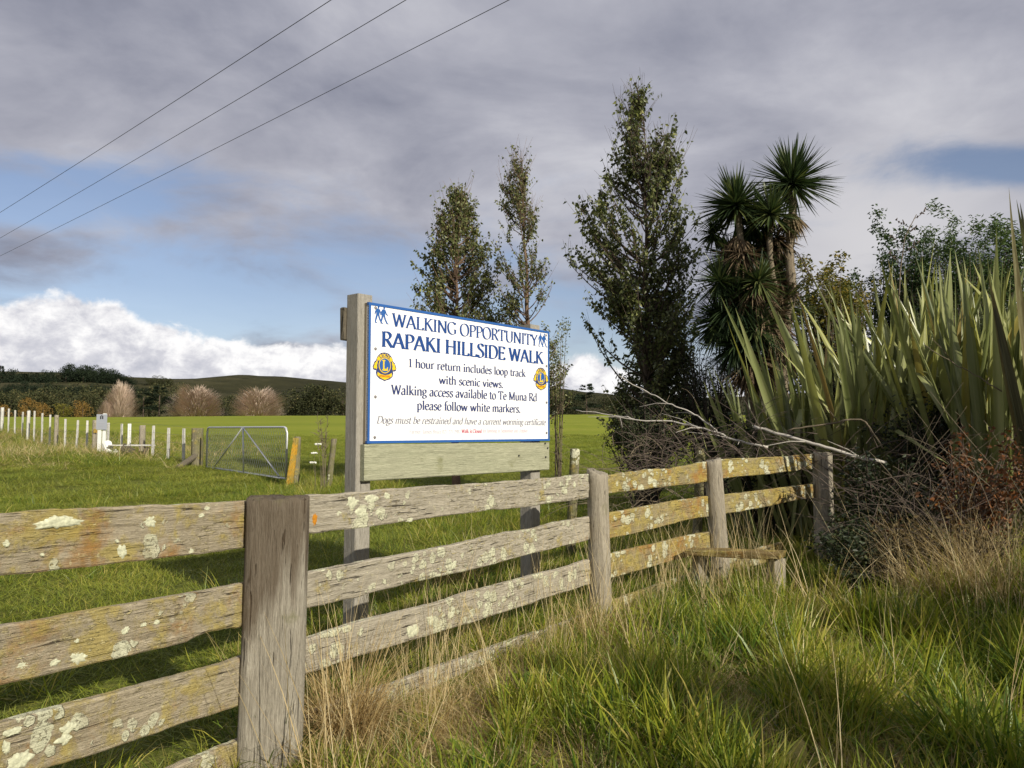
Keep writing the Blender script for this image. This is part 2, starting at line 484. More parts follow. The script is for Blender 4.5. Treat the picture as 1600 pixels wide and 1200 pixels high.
M['leaf_red'] = leafmat('autumn_red_leaves', [(0.0, (0.06, 0.04, 0.02)), (0.5, (0.14, 0.065, 0.03)), (0.85, (0.30, 0.11, 0.025)), (1.0, (0.12, 0.12, 0.03))], 0.35, 0.5, 0.3, transcol=(1.1, .7, .4))
M['leaf_brown'] = leafmat('brown_dead_leaves', [(0.0, (0.045, 0.035, 0.018)), (0.6, (0.12, 0.085, 0.035)), (1.0, (0.22, 0.17, 0.05))], 0.2, 0.6, 0.2)
M['leaf_orange'] = leafmat('autumn_orange_leaves', [(0.0, (0.20, 0.13, 0.04)), (1.0, (0.42, 0.25, 0.06))], 0.35, 0.6, 0.2, transcol=(1.1, .8, .4))
M['leaf_olive'] = leafmat('autumn_olive_leaves', [(0.0, (0.10, 0.10, 0.02)), (1.0, (0.26, 0.22, 0.04))], 0.35, 0.6, 0.2)
M['willow'] = leafmat('bare_willow_twigs', [(0.0, (0.40, 0.30, 0.23)), (0.5, (0.62, 0.49, 0.38)), (1.0, (0.78, 0.66, 0.54))], 0.15, 0.8, 0.1, transcol=(1, .9, .8))
M['conifer'] = leafmat('conifer_needles', [(0.0, (0.008, 0.014, 0.008)), (1.0, (0.030, 0.045, 0.020))], 0.08, 0.7, 0.15)
M['farleaf'] = leafmat('distant_tree_leaves', [(0.0, (0.022, 0.028, 0.012)), (0.6, (0.060, 0.066, 0.026)), (1.0, (0.13, 0.11, 0.045))], 0.12, 0.7, 0.15)
M['cabbage'] = leafmat('cabbage_tree_leaves', [(0.0, (0.020, 0.036, 0.016)), (0.6, (0.052, 0.080, 0.028)), (1.0, (0.16, 0.18, 0.06))], 0.22, 0.36, 0.5)
M['cabbage_dead'] = leafmat('cabbage_tree_dead_leaves', [(0.0, (0.09, 0.06, 0.035)), (1.0, (0.30, 0.23, 0.14))], 0.2, 0.7, 0.2, transcol=(1, .9, .7))
FX = [(0.0, (0.060, 0.080, 0.022)), (0.35, (0.16, 0.185, 0.060)), (0.65, (0.30, 0.32, 0.125)), (0.87, (0.40, 0.39, 0.08)), (1.0, (0.30, 0.20, 0.07))]
M['flax'] = leafmat('flax_leaves', FX, 0.22, 0.36, 0.45, streak=True)
M['flax_shaded'] = leafmat('shaded_flax_leaves', [(0.0, (0.05, 0.045, 0.025)), (0.5, (0.085, 0.085, 0.04)), (1.0, (0.16, 0.12, 0.05))], 0.2, 0.4, 0.4, streak=True)  # darker copy of the flax colours, with the right-edge shade put in
M['umbel'] = plain('white_flower', (0.75, 0.74, 0.66), 0.8)

m, T = mat('ground_soil_and_turf')
g = T.n('ShaderNodeNewGeometry')
P = g.outputs['Position']
sepp = T.n('ShaderNodeSeparateXYZ')
T.nt.links.new(P, sepp.inputs[0])
n1 = T.noise(P, 0.35, 5, 0.6)
n2 = T.noise(P, 2.5, 6, 0.65)
n3 = T.noise(P, 18, 5, 0.7)
mpf = T.n('ShaderNodeMapping')
T.nt.links.new(P, mpf.inputs[0])
mpf.inputs['Scale'].default_value = (0.25, 1.0, 1.0)
n4 = T.noise(mpf.outputs[0], 0.12, 6, 0.68)
mixn = T.math('ADD', T.math('MULTIPLY', n2, 0.5), T.math('ADD', T.math('MULTIPLY', n3, 0.3), T.math('MULTIPLY', n1, 0.35)))
near = T.ramp(mixn, [(0.35, (0.035, 0.045, 0.014)), (0.55, (0.095, 0.110, 0.022)), (0.75, (0.16, 0.155, 0.045))])
farc = T.ramp(T.math('ADD', T.math('MULTIPLY', n4, 0.7), T.math('MULTIPLY', n2, 0.3)), [(0.30, (0.150, 0.185, 0.022)), (0.5, (0.205, 0.235, 0.028)), (0.68, (0.265, 0.270, 0.045))])
kf = T.smooth(sepp.outputs[1], 14, 34)
base = T.mix(kf, near, farc)
kb = T.smooth(sepp.outputs[1], 205, 240)
base = T.mix(kb, base, (0.035, 0.045, 0.015, 1))
principled(T, base, 0.95, bump=T.math('ADD', n3, n2), bstr=0.5, bdist=0.05, spec=0.05)
M['ground'] = m

m, T = mat('hillside_pasture')
g = T.n('ShaderNodeNewGeometry')
P = g.outputs['Position']
n1 = T.noise(P, 0.006, 6, 0.6)
n2 = T.noise(P, 0.04, 6, 0.7)
vo = T.n('ShaderNodeTexVoronoi')
T.nt.links.new(P, vo.inputs['Vector'])
vo.inputs['Scale'].default_value = 0.035
base = T.ramp(T.math('ADD', T.math('MULTIPLY', n1, 0.6), T.math('MULTIPLY', n2, 0.4)), [(0.35, (0.020, 0.021, 0.010)), (0.52, (0.045, 0.043, 0.020)), (0.70, (0.10, 0.085, 0.045))])  # hill colours darkened to stand in for cloud shade
base = T.mix(T.math('MULTIPLY', T.smooth(vo.outputs['Distance'], 0.16, 0.10), 0.7), base, (0.014, 0.018, 0.008, 1))
principled(T, base, 0.95, bump=n2, bstr=0.6, bdist=3.0, spec=0.05)
M['hill'] = m


# ------------------------------------------------------------------ mesh helpers
WM = {}


def setp(o, label=None, cat=None, group=None, kind=None):
    if label:
        o['label'] = label
    if cat:
        o['category'] = cat
    if group:
        o['group'] = group
    if kind:
        o['kind'] = kind
    return o


def place(o, parent, mw):
    C.objects.link(o)
    WM[o] = mw
    if parent is not None:
        o.parent = parent
        o.matrix_basis = WM[parent].inverted() @ mw
    else:
        o.matrix_basis = mw
    return o


def thing(name, loc, label, cat, group=None, rotz=0.0):
    o = bpy.data.objects.new(name, None)
    o.empty_display_size = 0.1
    place(o, None, Matrix.Translation(Vector(loc)) @ Matrix.Rotation(rotz, 4, 'Z'))
    return setp(o, label, cat, group)


class MB:
    def __init__(self):
        self.v, self.f, self.t = [], [], []

    def add(self, vs, fs, tint=0.5):
        b = len(self.v)
        self.v.extend(vs)
        self.f.extend([tuple(i + b for i in f) for f in fs])
        if hasattr(tint, '__len__'):
            self.t.extend(tint)
        else:
            self.t.extend([tint] * len(vs))

    def box(self, c, s, rot=None, tint=0.5):
        c = Vector(c)
        vs = []
        for z in (-1, 1):
            for y in (-1, 1):
                for x in (-1, 1):
                    p = Vector((x * s[0] / 2, y * s[1] / 2, z * s[2] / 2))
                    if rot is not None:
                        p = rot @ p
                    vs.append(tuple(c + p))
        self.add(vs, [(0, 2, 3, 1), (4, 5, 7, 6), (0, 1, 5, 4), (2, 6, 7, 3), (0, 4, 6, 2), (1, 3, 7, 5)], tint)

    def tube(self, pts, r0, r1=None, n=5, tint=0.5, caps=True):
        r1 = r0 if r1 is None else r1
        pts = [Vector(p) for p in pts]
        m_ = len(pts)
        vs, fs = [], []
        up = Vector((0.13, 0.27, 1)).normalized()
        for i, p in enumerate(pts):
            d = (pts[min(i + 1, m_ - 1)] - pts[max(i - 1, 0)])
            if d.length < 1e-9:
                d = Vector((0, 0, 1))
            d.normalize()
            a = d.cross(up)
            if a.length < 1e-3:
                a = d.cross(Vector((1, 0, 0)))
            a.normalize()
            b_ = d.cross(a)
            r = r0 + (r1 - r0) * i / (m_ - 1)
            for k in range(n):
                th = 2 * PI * k / n
                vs.append(tuple(p + a * (math.cos(th) * r) + b_ * (math.sin(th) * r)))
        for i in range(m_ - 1):
            for k in range(n):
                k2 = (k + 1) % n
                fs.append((i * n + k, i * n + k2, (i + 1) * n + k2, (i + 1) * n + k))
        if caps:
            fs.append(tuple(range(n - 1, -1, -1)))
            fs.append(tuple((m_ - 1) * n + k for k in range(n)))
        self.add(vs, fs, tint)

    def mesh(self, name, smooth=False):
        me = bpy.data.meshes.new(name)
        me.from_pydata(self.v, [], self.f)
        a = me.attributes.new('tint', 'FLOAT', 'POINT')
        a.data.foreach_set('value', np.array(self.t, dtype=np.float32))
        if smooth:
            me.polygons.foreach_set('use_smooth', [True] * len(me.polygons))
        me.update()
        return me


def obj(name, mb, material, parent=None, mw=None, smooth=False, **kw):
    """link a mesh whose vertices are in world space unless mw is given (then local to mw)"""
    me = mb if isinstance(mb, bpy.types.Mesh) else mb.mesh(name, smooth)
    if material is not None and not me.materials:
        me.materials.append(material)
    o = bpy.data.objects.new(name, me)
    if mw is None:
        base = WM[parent] if parent is not None else Matrix.Identity(4)
        if parent is None:
            c = sum((Vector(v.co) for v in me.vertices), Vector()) / max(1, len(me.vertices))
            base = Matrix.Translation(c)
        me.transform(base.inverted())
        mw = base
    place(o, parent, mw)
    return setp(o, **kw)


def meshnp(name, verts, faces, tint=None, smooth=False):
    """fast mesh from numpy: faces (n,k) all of one size"""
    me = bpy.data.meshes.new(name)
    nf, k = faces.shape
    me.vertices.add(len(verts))
    me.vertices.foreach_set('co', verts.astype(np.float32).ravel())
    me.loops.add(nf * k)
    me.loops.foreach_set('vertex_index', faces.astype(np.int32).ravel())
    me.polygons.add(nf)
    me.polygons.foreach_set('loop_start', np.arange(0, nf * k, k, dtype=np.int32))
    me.update(calc_edges=True)
    if tint is not None:
        a = me.attributes.new('tint', 'FLOAT', 'POINT')
        a.data.foreach_set('value', tint.astype(np.float32))
    if smooth:
        me.polygons.foreach_set('use_smooth', np.ones(nf, dtype=bool))
    me.validate()
    return me


def hnoise(x, y=0.0, z=0.0, s=0):
    """cheap smooth value noise"""
    def h(a, b, c):
        q = math.sin(a * 127.1 + b * 311.7 + c * 74.7 + s * 53.3) * 43758.5453
        return q - math.floor(q)
    xi, yi, zi = math.floor(x), math.floor(y), math.floor(z)
    xf, yf, zf = x - xi, y - yi, z - zi
    u, v, w = xf * xf * (3 - 2 * xf), yf * yf * (3 - 2 * yf), zf * zf * (3 - 2 * zf)
    r = 0
    for i in (0, 1):
        for j in (0, 1):
            for k in (0, 1):
                wt = (u if i else 1 - u) * (v if j else 1 - v) * (w if k else 1 - w)
                r += wt * h(xi + i, yi + j, zi + k)
    return r * 2 - 1


# ------------------------------------------------------------------ ground sheet and hills
def spread(lo, hi, n, k):
    t = np.linspace(-1, 1, n)
    s = np.sinh(t * k) / math.sinh(k)
    return np.where(s < 0, -s * lo, s * hi)


xs = spread(-2600, 2600, 241, 8.2)
ys = np.concatenate([np.linspace(-60, -3, 12, endpoint=False), np.linspace(-3, 14, 110, endpoint=False), 14 * (3000 / 14.0) ** np.linspace(0, 1, 120)])
gx, gy = np.meshgrid(xs, ys)
gz = gh(gx, gy)
vv = np.stack([gx, gy, gz], -1).reshape(-1, 3)
nx_, ny_ = len(xs), len(ys)
ii = (np.arange(ny_ - 1)[:, None] * nx_ + np.arange(nx_ - 1)[None, :]).ravel()
ff = np.stack([ii, ii + 1, ii + nx_ + 1, ii + nx_], 1)
me = meshnp('ground', vv, ff, smooth=True)
me.materials.append(M['ground'])
o = bpy.data.objects.new('ground', me)
place(o, None, Matrix.Identity(4))
o['kind'] = 'structure'

# skyline of the hills in picture terms (x -> y), read at 900 m
_hx = np.array([-900, -400, -100, 0, 90, 200, 300, 380, 440, 540, 700, 860, 930, 990, 1100, 1300, 1700, 2500.])
_hy = np.array([560, 575, 588, 590, 582, 590, 592, 585, 589, 597, 606, 612, 617, 620, 622, 612, 596, 570.])


def ridge_z(x):
    px = 800 + x / 900.0 * 1200
    py = np.interp(px, _hx, _hy)
    return EYE + (674.3 - py) / 1200.0 * 900


hx = np.linspace(-2600, 2600, 421)
hr = np.array([380, 430, 480, 540, 600, 660, 720, 780, 840, 880, 900, 930, 1000, 1150, 1400])
hw = np.array([-3, 0.10, 0.20, 0.30, 0.42, 0.55, 0.68, 0.81, 0.92, 0.98, 1.0, 0.98, 0.85, 0.5, 0.0])
HX, HR = np.meshgrid(hx, hr)
HT = ridge_z(HX * 900 / np.maximum(HR, 880))
wgt = np.repeat(hw[:, None], len(hx), 1)
HZ = np.where(wgt < -1, -6.0, wgt * HT)
HZ = HZ + (np.clip(wgt, 0, 1) * (1 - np.clip(wgt, 0, 1)) * 4) * (5 * np.sin(HX * 0.012 + HR * 0.01) + 3.5 * np.sin(HX * 0.031 - HR * 0.017) + 2 * np.sin(HX * 0.07 + HR * 0.05))
HZ = HZ + 0.5 * np.sin(HX * 0.09) * np.sin(HX * 0.023 + 2)
vv = np.stack([HX, HR, HZ], -1).reshape(-1, 3)
n_ = len(hx)
ii = (np.arange(len(hr) - 1)[:, None] * n_ + np.arange(n_ - 1)[None, :]).ravel()
me = meshnp('hills', vv, np.stack([ii, ii + 1, ii + n_ + 1, ii + n_], 1), smooth=True)
me.materials.append(M['hill'])
o = bpy.data.objects.new('hills', me)
place(o, None, Matrix.Identity(4))
o['kind'] = 'structure'


def hill_z(x, y):
    t = np.interp(y, hr, hw)
    return float(t * ridge_z(x * 900 / max(y, 880)))


# ------------------------------------------------------------------ timber builders
def plank_mesh(L, hA, hB, th, seed, rough_top=0.006, rough_bot=0.006, n=46, notch=None, endrough=0.01):
    """board along local X, height along Z, uneven split edges; bottom-left corner at origin"""
    ns = 9
    vs, fs = [], []
    for i in range(n + 1):
        t = i / n
        x = t * L
        if i in (0, n):
            x += 0
        h = hA + (hB - hA) * t
        zt = h + rough_top * (hnoise(x * 3.1, seed) * 1.0 + 0.5 * hnoise(x * 9, seed + 3) + 0.3 * hnoise(x * 31, seed + 5))
        zb = rough_bot * (hnoise(x * 2.7, seed + 9) + 0.5 * hnoise(x * 8, seed + 12) + 0.3 * hnoise(x * 28, seed + 15))
        if notch:
            for (nc, nw, nd, where) in notch:
                q = max(0.0, 1 - abs((x - nc) / nw)) ** 0.6
                if where == 'b':
                    zb += q * nd * (1 + 0.4 * hnoise(x * 25, seed + 40))
                else:
                    zt -= q * nd * (1 + 0.4 * hnoise(x * 25, seed + 44))
        yb = 0.006 * hnoise(x * 1.7, seed + 20) + 0.003 * hnoise(x * 11, seed + 22)
        b = 0.006
        prof = []
        for k in range(ns):
            q = k / (ns - 1)
            z = zb + b + (zt - zb - 2 * b) * q
            prof.append((-th / 2 + yb + 0.0022 * hnoise(x * 14, z * 60, seed), z))
        prof = [(-th / 2 + yb + b, zb)] + prof + [(-th / 2 + yb + b, zt), (th / 2 + yb - b, zt), (th / 2 + yb, zt - b), (th / 2 + yb, zb + b), (th / 2 + yb - b, zb)]
        for k, (y, z) in enumerate(prof):
            ex = 0
            if i in (0, n):
                ex = endrough * hnoise(z * 40, seed + i) * (1 if i else -1)
            vs.append((x + ex, y, z))
    m_ = ns + 6
    for i in range(n):
        for k in range(m_):
            k2 = (k + 1) % m_
            fs.append((i * m_ + k, (i + 1) * m_ + k, (i + 1) * m_ + k2, i * m_ + k2))
    fs.append(tuple(range(m_)))
    fs.append(tuple(n * m_ + k for k in range(m_ - 1, -1, -1)))
    mb = MB()
    mb.add(vs, fs)
    return mb


def round_post_mesh(h, r, seed, taper=0.08, n=26, rows=22, sq=0.0, aspect=1.0, groove=0.035, topslope=(0.0, 0.0), toprough=0.01, below=0.25):
    """post along local Z, foot at z=-below; sq>0 squares the section"""
    vs, fs = [], []
    for j in range(rows + 1):
        t = j / rows
        z = -below + (h + below) * t
        rr = r * (1 - taper * t)
        for k in range(n):
            a = 2 * PI * (k + 0.5) / n
            ca, sa = math.cos(a), math.sin(a)
            q = 1.0
            if sq > 0:
                e = 2 + sq * 8
                q = (abs(ca) ** e + abs(sa) ** e) ** (-1 / e)
            q *= 1 + groove * (hnoise(ca * 3.0 + 7, sa * 3.0, z * 0.8, seed) + 0.7 * hnoise(ca * 9, sa * 9, z * 1.5, seed + 2)) + 0.012 * hnoise(z * 4, ca * 2, sa * 2, seed + 4)
            x, y = rr * q * ca, rr * q * sa * aspect
            zz_ = z
            if j >= rows - 1:
                zz_ += (topslope[0] * x + topslope[1] * y) + toprough * hnoise(ca * 6, sa * 6, 0, seed + 8)
            vs.append((x, y, zz_))
    for j in range(rows):
        for k in range(n):
            k2 = (k + 1) % n
            fs.append((j * n + k, j * n + k2, (j + 1) * n + k2, (j + 1) * n + k))
    # rounded rim + top cap
    b = rows * n
    for s, dz in ((0.93, 0.006), (0.5, 0.008)):
        st = len(vs)
        for k in range(n):
            x, y, z = vs[b + k]
            vs.append((x * s, y * s, z + dz + 0.004 * hnoise(x * 60, y * 60, s, seed)))
        prev = b if s > 0.9 else st - n
        for k in range(n):
            k2 = (k + 1) % n
            fs.append((prev + k, prev + k2, st + k2, st + k))
    fs.append(tuple(len(vs) - n + k for k in range(n)))
    mb = MB()
    mb.add(vs, fs)
    return mb


def frame_mat(A, B, up=Vector((0, 0, 1))):
    """matrix with X along A->B, Z as near up as possible, origin A"""
    x = (Vector(B) - Vector(A)).normalized()
    y = up.cross(x).normalized()
    z = x.cross(y)
    mm = Matrix((x, y, z)).transposed().to_4x4()
    mm.translation = Vector(A)
    return mm


# ------------------------------------------------------------------ the board fence
P1 = Vector((-1.00, 3.26))
P2 = Vector((0.655, 5.72))
P3 = Vector((1.84, 6.85))
P4 = Vector((3.12, 7.75))
dirL = (Vector((-1.00, 3.26)) - Vector((-1.536, 2.303))).normalized()
P0 = P1 - dirL * 2.7
Pm = P1 - dirL * 5.4


def gz1(x, y):
    return float(gh(x, y))


fence = thing('board_fence', (P1.x, P1.y, gz1(*P1)), 'weathered wooden post and board fence crossing the foreground, spotted with lichen', 'fence')


def solve_post(px, py_top, pos):
    d = pos.y
    return at(px, py_top, d).z


def post(pos, top, r, mtl, lean=(0, 0), rotz=0.0, parent=fence, label=None, **kw):
    g0 = gz1(pos.x, pos.y)
    mb = round_post_mesh(top - g0, r, int(pos.x * 100) % 97 + 5, **kw)
    mw = Matrix.Translation((pos.x, pos.y, g0)) @ Euler((lean[1], lean[0], rotz)).to_matrix().to_4x4()
    o = obj('post', mb, mtl, parent, mw, smooth=True)
    if label:
        o['label'] = label
    return o


ang1 = math.atan2(dirL.y, dirL.x)
post(P1 - Vector((0.0, 0.0)), solve_post(430, 779, P1), 0.128, M['post_big'], lean=(0.015, 0.0), rotz=R(8), sq=0.42, aspect=0.62, taper=0.03, groove=0.028, rows=30, n=44, label='thick squared grey post with dark stained top')
post(P0, 1.12, 0.12, M['post'], rotz=ang1)
post(P2, solve_post(937, 738, P2), 0.086, M['post'], lean=(-0.022, 0.0), taper=0.10, topslope=(-0.25, 0.1), n=30, rows=26, label='slim rounded grey post')
post(P3, solve_post(1117, 720, P3), 0.084, M['post'], lean=(-0.055, 0.0), taper=0.10, topslope=(0.15, 0), n=30, rows=26)
post(P4, solve_post(1284, 708, P4), 0.088, M['post'], lean=(0.0, 0.0), taper=0.04, sq=0.2)


def rail(A, B, off, xl, yl0, yl1, xr, yr0, yr1, mtl, seed, extend_l=0.0, extend_r=0.0, th=0.042, **kw):
    """a board nailed to the back of the posts; corners read on the fence plane A->B"""
    tl, bl = on_plane(xl, yl0, A, B, off), on_plane(xl, yl1, A, B, off)
    tr, br = on_plane(xr, yr0, A, B, off), on_plane(xr, yr1, A, B, off)
    d = br - bl
    L = d.length
    hA = tl.z - bl.z
    hB = tr.z - br.z
    d.normalize()
    s = (hB - hA) / L
    A3 = bl - d * extend_l
    hA -= s * extend_l
    L2 = L + extend_l + extend_r
    hB = hA + s * L2
    if extend_l > 1.5:
        hA = hB * 1.0
    mb = plank_mesh(L2, hA, hB, th, seed, n=int(30 + L2 * 24), **kw)
    mw = frame_mat(A3, A3 + d)
    o = obj('rail', mb, mtl, fence, mw, smooth=False)
    return o, mw, L2


BK = 0.085
rails = {}
rails['L1'] = rail(P0, P1, BK, 0, 813, 900, 383, 784, 854, M['rail_left'], 1, 1.75, 0.10, rough_top=0.007, rough_bot=0.006)
rails['L2'] = rail(P0, P1, BK, 0, 982, 1068.5, 385, 910.6, 977, M['rail_left'], 2, 1.75, 0.10, notch=[(2.52, 0.11, 0.014, 'b')])
rails['L3'] = rail(P0, P1, BK, 78, 1115, 1198, 389, 1023.6, 1093, M['rail_left'], 3, 2.0, 0.10)
rails['L4'] = rail(P0, P1, BK, 237, 1200, 1290, 391, 1144, 1214, M['rail_left'], 4, 1.8, 0.10)
rails['M1'] = rail(P1, P2, 0.07, 479, 774, 834, 916, 741, 779, M['rail_mid'], 5, 0.08, 0.0, rough_top=0.006)
rails['M2'] = rail(P1, P2, 0.07, 483, 894, 949, 917, 807.5, 844, M['rail_mid'], 6, 0.08, 0.05)
rails['M3'] = rail(P1, P2, 0.07, 487, 992, 1047, 920, 875, 913, M['rail_mid'], 7, 0.08, 0.05)
rails['M4'] = rail(P1, P2, 0.07, 520, 1098, 1148, 920, 957, 997, M['rail_mid'], 8, 0.25, 0.05)
rails['S1'] = rail(P2, P3, 0.07, 950, 741, 771.6, 1102, 723, 753, M['rail_far'], 9, 0.07, 0.05, rough_top=0.018)
rails['S2'] = rail(P2, P3, 0.07, 955, 799.5, 839, 1105, 775, 806, M['rail_far'], 10, 0.07, 0.05)
rails['S3'] = rail(P2, P3, 0.07, 960, 862.5, 901, 1110, 829, 858, M['rail_far'], 11, 0.07, 0.05)
rails['S4'] = rail(P2, P3, 0.07, 965, 934, 965, 1064, 901, 930, M['rail_far'], 12, 0.07, 0.3)
rails['T1'] = rail(P3, P4, 0.07, 1127, 717.6, 747, 1280, 708.6, 731, M['rail_far'], 13, 0.07, 0.0)
rails['T2'] = rail(P3, P4, 0.07, 1132, 772.5, 802, 1285, 754.5, 775, M['rail_far'], 14, 0.07, 0.0)
rails['T3'] = rail(P3, P4, 0.07, 1133, 872, 897, 1227, 845, 868, M['rail_far'], 15, 0.07, -0.05)


def lichen(key, px, py, w, h, mtl, seed, P):
    """thin crusty growth with a lobed outline on a rail's face; w, h in metres"""
    o, mw, L = rails[key]
    A, B = P
    p = on_plane(px, py, A, B, BK if key[0] == 'L' else 0.07)
    l = mw.inverted() @ p
    rings, n = 4, 44
    vs, fs = [(0, -0.003, 0)], []
    for r_ in range(1, rings + 1):
        for k in range(n):
            a = 2 * PI * k / n
            q = 1 + 0.34 * hnoise(math.cos(a) * 1.6 + 5, math.sin(a) * 1.6, 0, seed) + 0.24 * hnoise(math.cos(a) * 5, math.sin(a) * 5, 2, seed) + 0.11 * hnoise(math.cos(a) * 14, math.sin(a) * 14, 4, seed)
            rr = r_ / rings
            y = -0.0022 * (1 - rr ** 6) - 0.0016 * hnoise(rr * 9 * math.cos(a), rr * 9 * math.sin(a), 1, seed)
            vs.append((math.cos(a) * rr * q * w / 2, y if r_ < rings else 0.006, math.sin(a) * rr * q * h / 2))
    for k in range(n):
        fs.append((0, 1 + k, 1 + (k + 1) % n))
    for r_ in range(rings - 1):
        for k in range(n):
            k2 = (k + 1) % n
            fs.append((1 + r_ * n + k, 1 + (r_ + 1) * n + k, 1 + (r_ + 1) * n + k2, 1 + r_ * n + k2))
    mb = MB()
    mb.add(vs, fs)
    obj('lichen_patch', mb, mtl, o, mw @ Matrix.Translation((l.x, -0.0228, l.z)), smooth=True)


LP, MP = (P0, P1), (P1, P2)
s_ = 0
for key, px, py, w, h, mt_, PP in (
        ('L1', 85, 816, 0.135, 0.042, 'lichen', LP), ('L1', 228, 814, 0.055, 0.050, 'lichen', LP), ('L1', 186, 861, 0.035, 0.050, 'lichen', LP),
        ('L1', 280, 827, 0.022, 0.018, 'lichen', LP), ('L1', 309, 805, 0.030, 0.020, 'lichen', LP), ('L1', 318, 794, 0.032, 0.018, 'lichen', LP), ('L1', 5, 849, 0.025, 0.02, 'lichen', LP),
        ('L1', 292, 861, 0.030, 0.020, 'lichen', LP), ('L1', 177, 845, 0.016, 0.012, 'lichen', LP), ('L1', 60, 866, 0.014, 0.014, 'lichen', LP),
        ('L2', 31, 1023, 0.042, 0.034, 'lichen', LP), ('L2', 30, 1038, 0.042, 0.030, 'lichen', LP), ('L2', 79, 1033, 0.046, 0.026, 'lichen', LP), ('L2', 115, 1026, 0.060, 0.046, 'lichen', LP),
        ('L2', 190, 984, 0.034, 0.028, 'lichen', LP), ('L2', 114, 1000, 0.022, 0.016, 'lichen', LP), ('L2', 218, 975, 0.028, 0.016, 'lichen', LP), ('L2', 239, 970, 0.026, 0.020, 'lichen', LP),
        ('L3', 101, 1136, 0.048, 0.036, 'lichen', LP), ('L3', 96, 1154, 0.046, 0.038, 'lichen', LP), ('L3', 26, 1187, 0.06, 0.05, 'lichen', LP), ('L3', 14, 1142, 0.06, 0.022, 'lichen', LP), ('L3', 5, 1166, 0.022, 0.04, 'lichen', LP),
        ('M1', 545, 785, 0.11, 0.07, 'lichen', MP), ('M1', 575, 779, 0.10, 0.05, 'lichen', MP), ('M1', 560, 800, 0.09, 0.05, 'lichen', MP), ('M1', 600, 775, 0.05, 0.04, 'lichen', MP), ('M1', 585, 800, 0.05, 0.03, 'lichen', MP),
        ('M1', 522, 802, 0.05, 0.04, 'lichen', MP), ('M1', 635, 812, 0.06, 0.025, 'lichen', MP), ('M1', 893, 757, 0.05, 0.05, 'lichen', MP), ('M1', 880, 768, 0.04, 0.04, 'lichen', MP),
        ('M2', 500, 935, 0.045, 0.045, 'orange_lichen', MP), ('M1', 487, 812, 0.030, 0.07, 'orange_lichen', MP), ('M2', 703, 882, 0.07, 0.05, 'lichen', MP), ('M3', 640, 985, 0.10, 0.07, 'lichen', MP), ('M3', 668, 968, 0.07, 0.05, 'lichen', MP), ('M3', 700, 960, 0.06, 0.04, 'lichen', MP)):
    s_ += 1
    lichen(key, px, py, w, h, M[mt_], s_ * 3.7, PP)

# nail heads where boards meet the posts are hidden; two stubs standing just behind the fence
for (px, pyt, yy, r, lab, mt_) in ((890, 702, 8.2, 0.055, 'short mossy wooden stub standing in grass behind the slim rounded post', 'post_mossy'),
                                   (1086, 700, 8.6, 0.055, 'short grey stake behind the fence under the tangle of dead twigs', 'post_mossy')):
    p = at(px, pyt, yy)
    g0 = gz1(p.x, p.y)
    mb = round_post_mesh(p.z - g0, r, 3, n=14, rows=8)
    o = obj('short_post', mb, M[mt_], None, Matrix.Translation((p.x, p.y, g0)) @ Euler((0.03, 0.05, 0)).to_matrix().to_4x4(), smooth=True)
    setp(o, lab, 'post')

# stile step
c = at(1150, 861, 6.25)
st = thing('stile', (c.x, c.y, gz1(c.x, c.y)), 'low wooden stile step with lichened plank beside the leaning fence post', 'stile')
a_ = at(1078, 860, 6.42)
b_ = at(1223, 866, 6.02)
mb = plank_mesh((b_ - a_).length, 0.045, 0.045, 0.20, 51, rough_top=0.004, rough_bot=0.004)
obj('step', mb, M['step'], st, frame_mat(a_ - Vector((0, 0, 0.03)), b_ - Vector((0, 0, 0.03))), smooth=False)
for t in (0.12, 0.93):
    q = a_.lerp(b_, t)
    g0 = gz1(q.x, q.y)
    mb = MB()
    mb.box((0, 0, (q.z - 0.03 - g0 - 0.2) / 2), (0.10, 0.10, q.z - 0.03 - g0 + 0.2))
    obj('support_post', mb, M['post'], st, Matrix.Translation((q.x, q.y, g0)) @ Matrix.Rotation(0.3, 4, 'Z'))
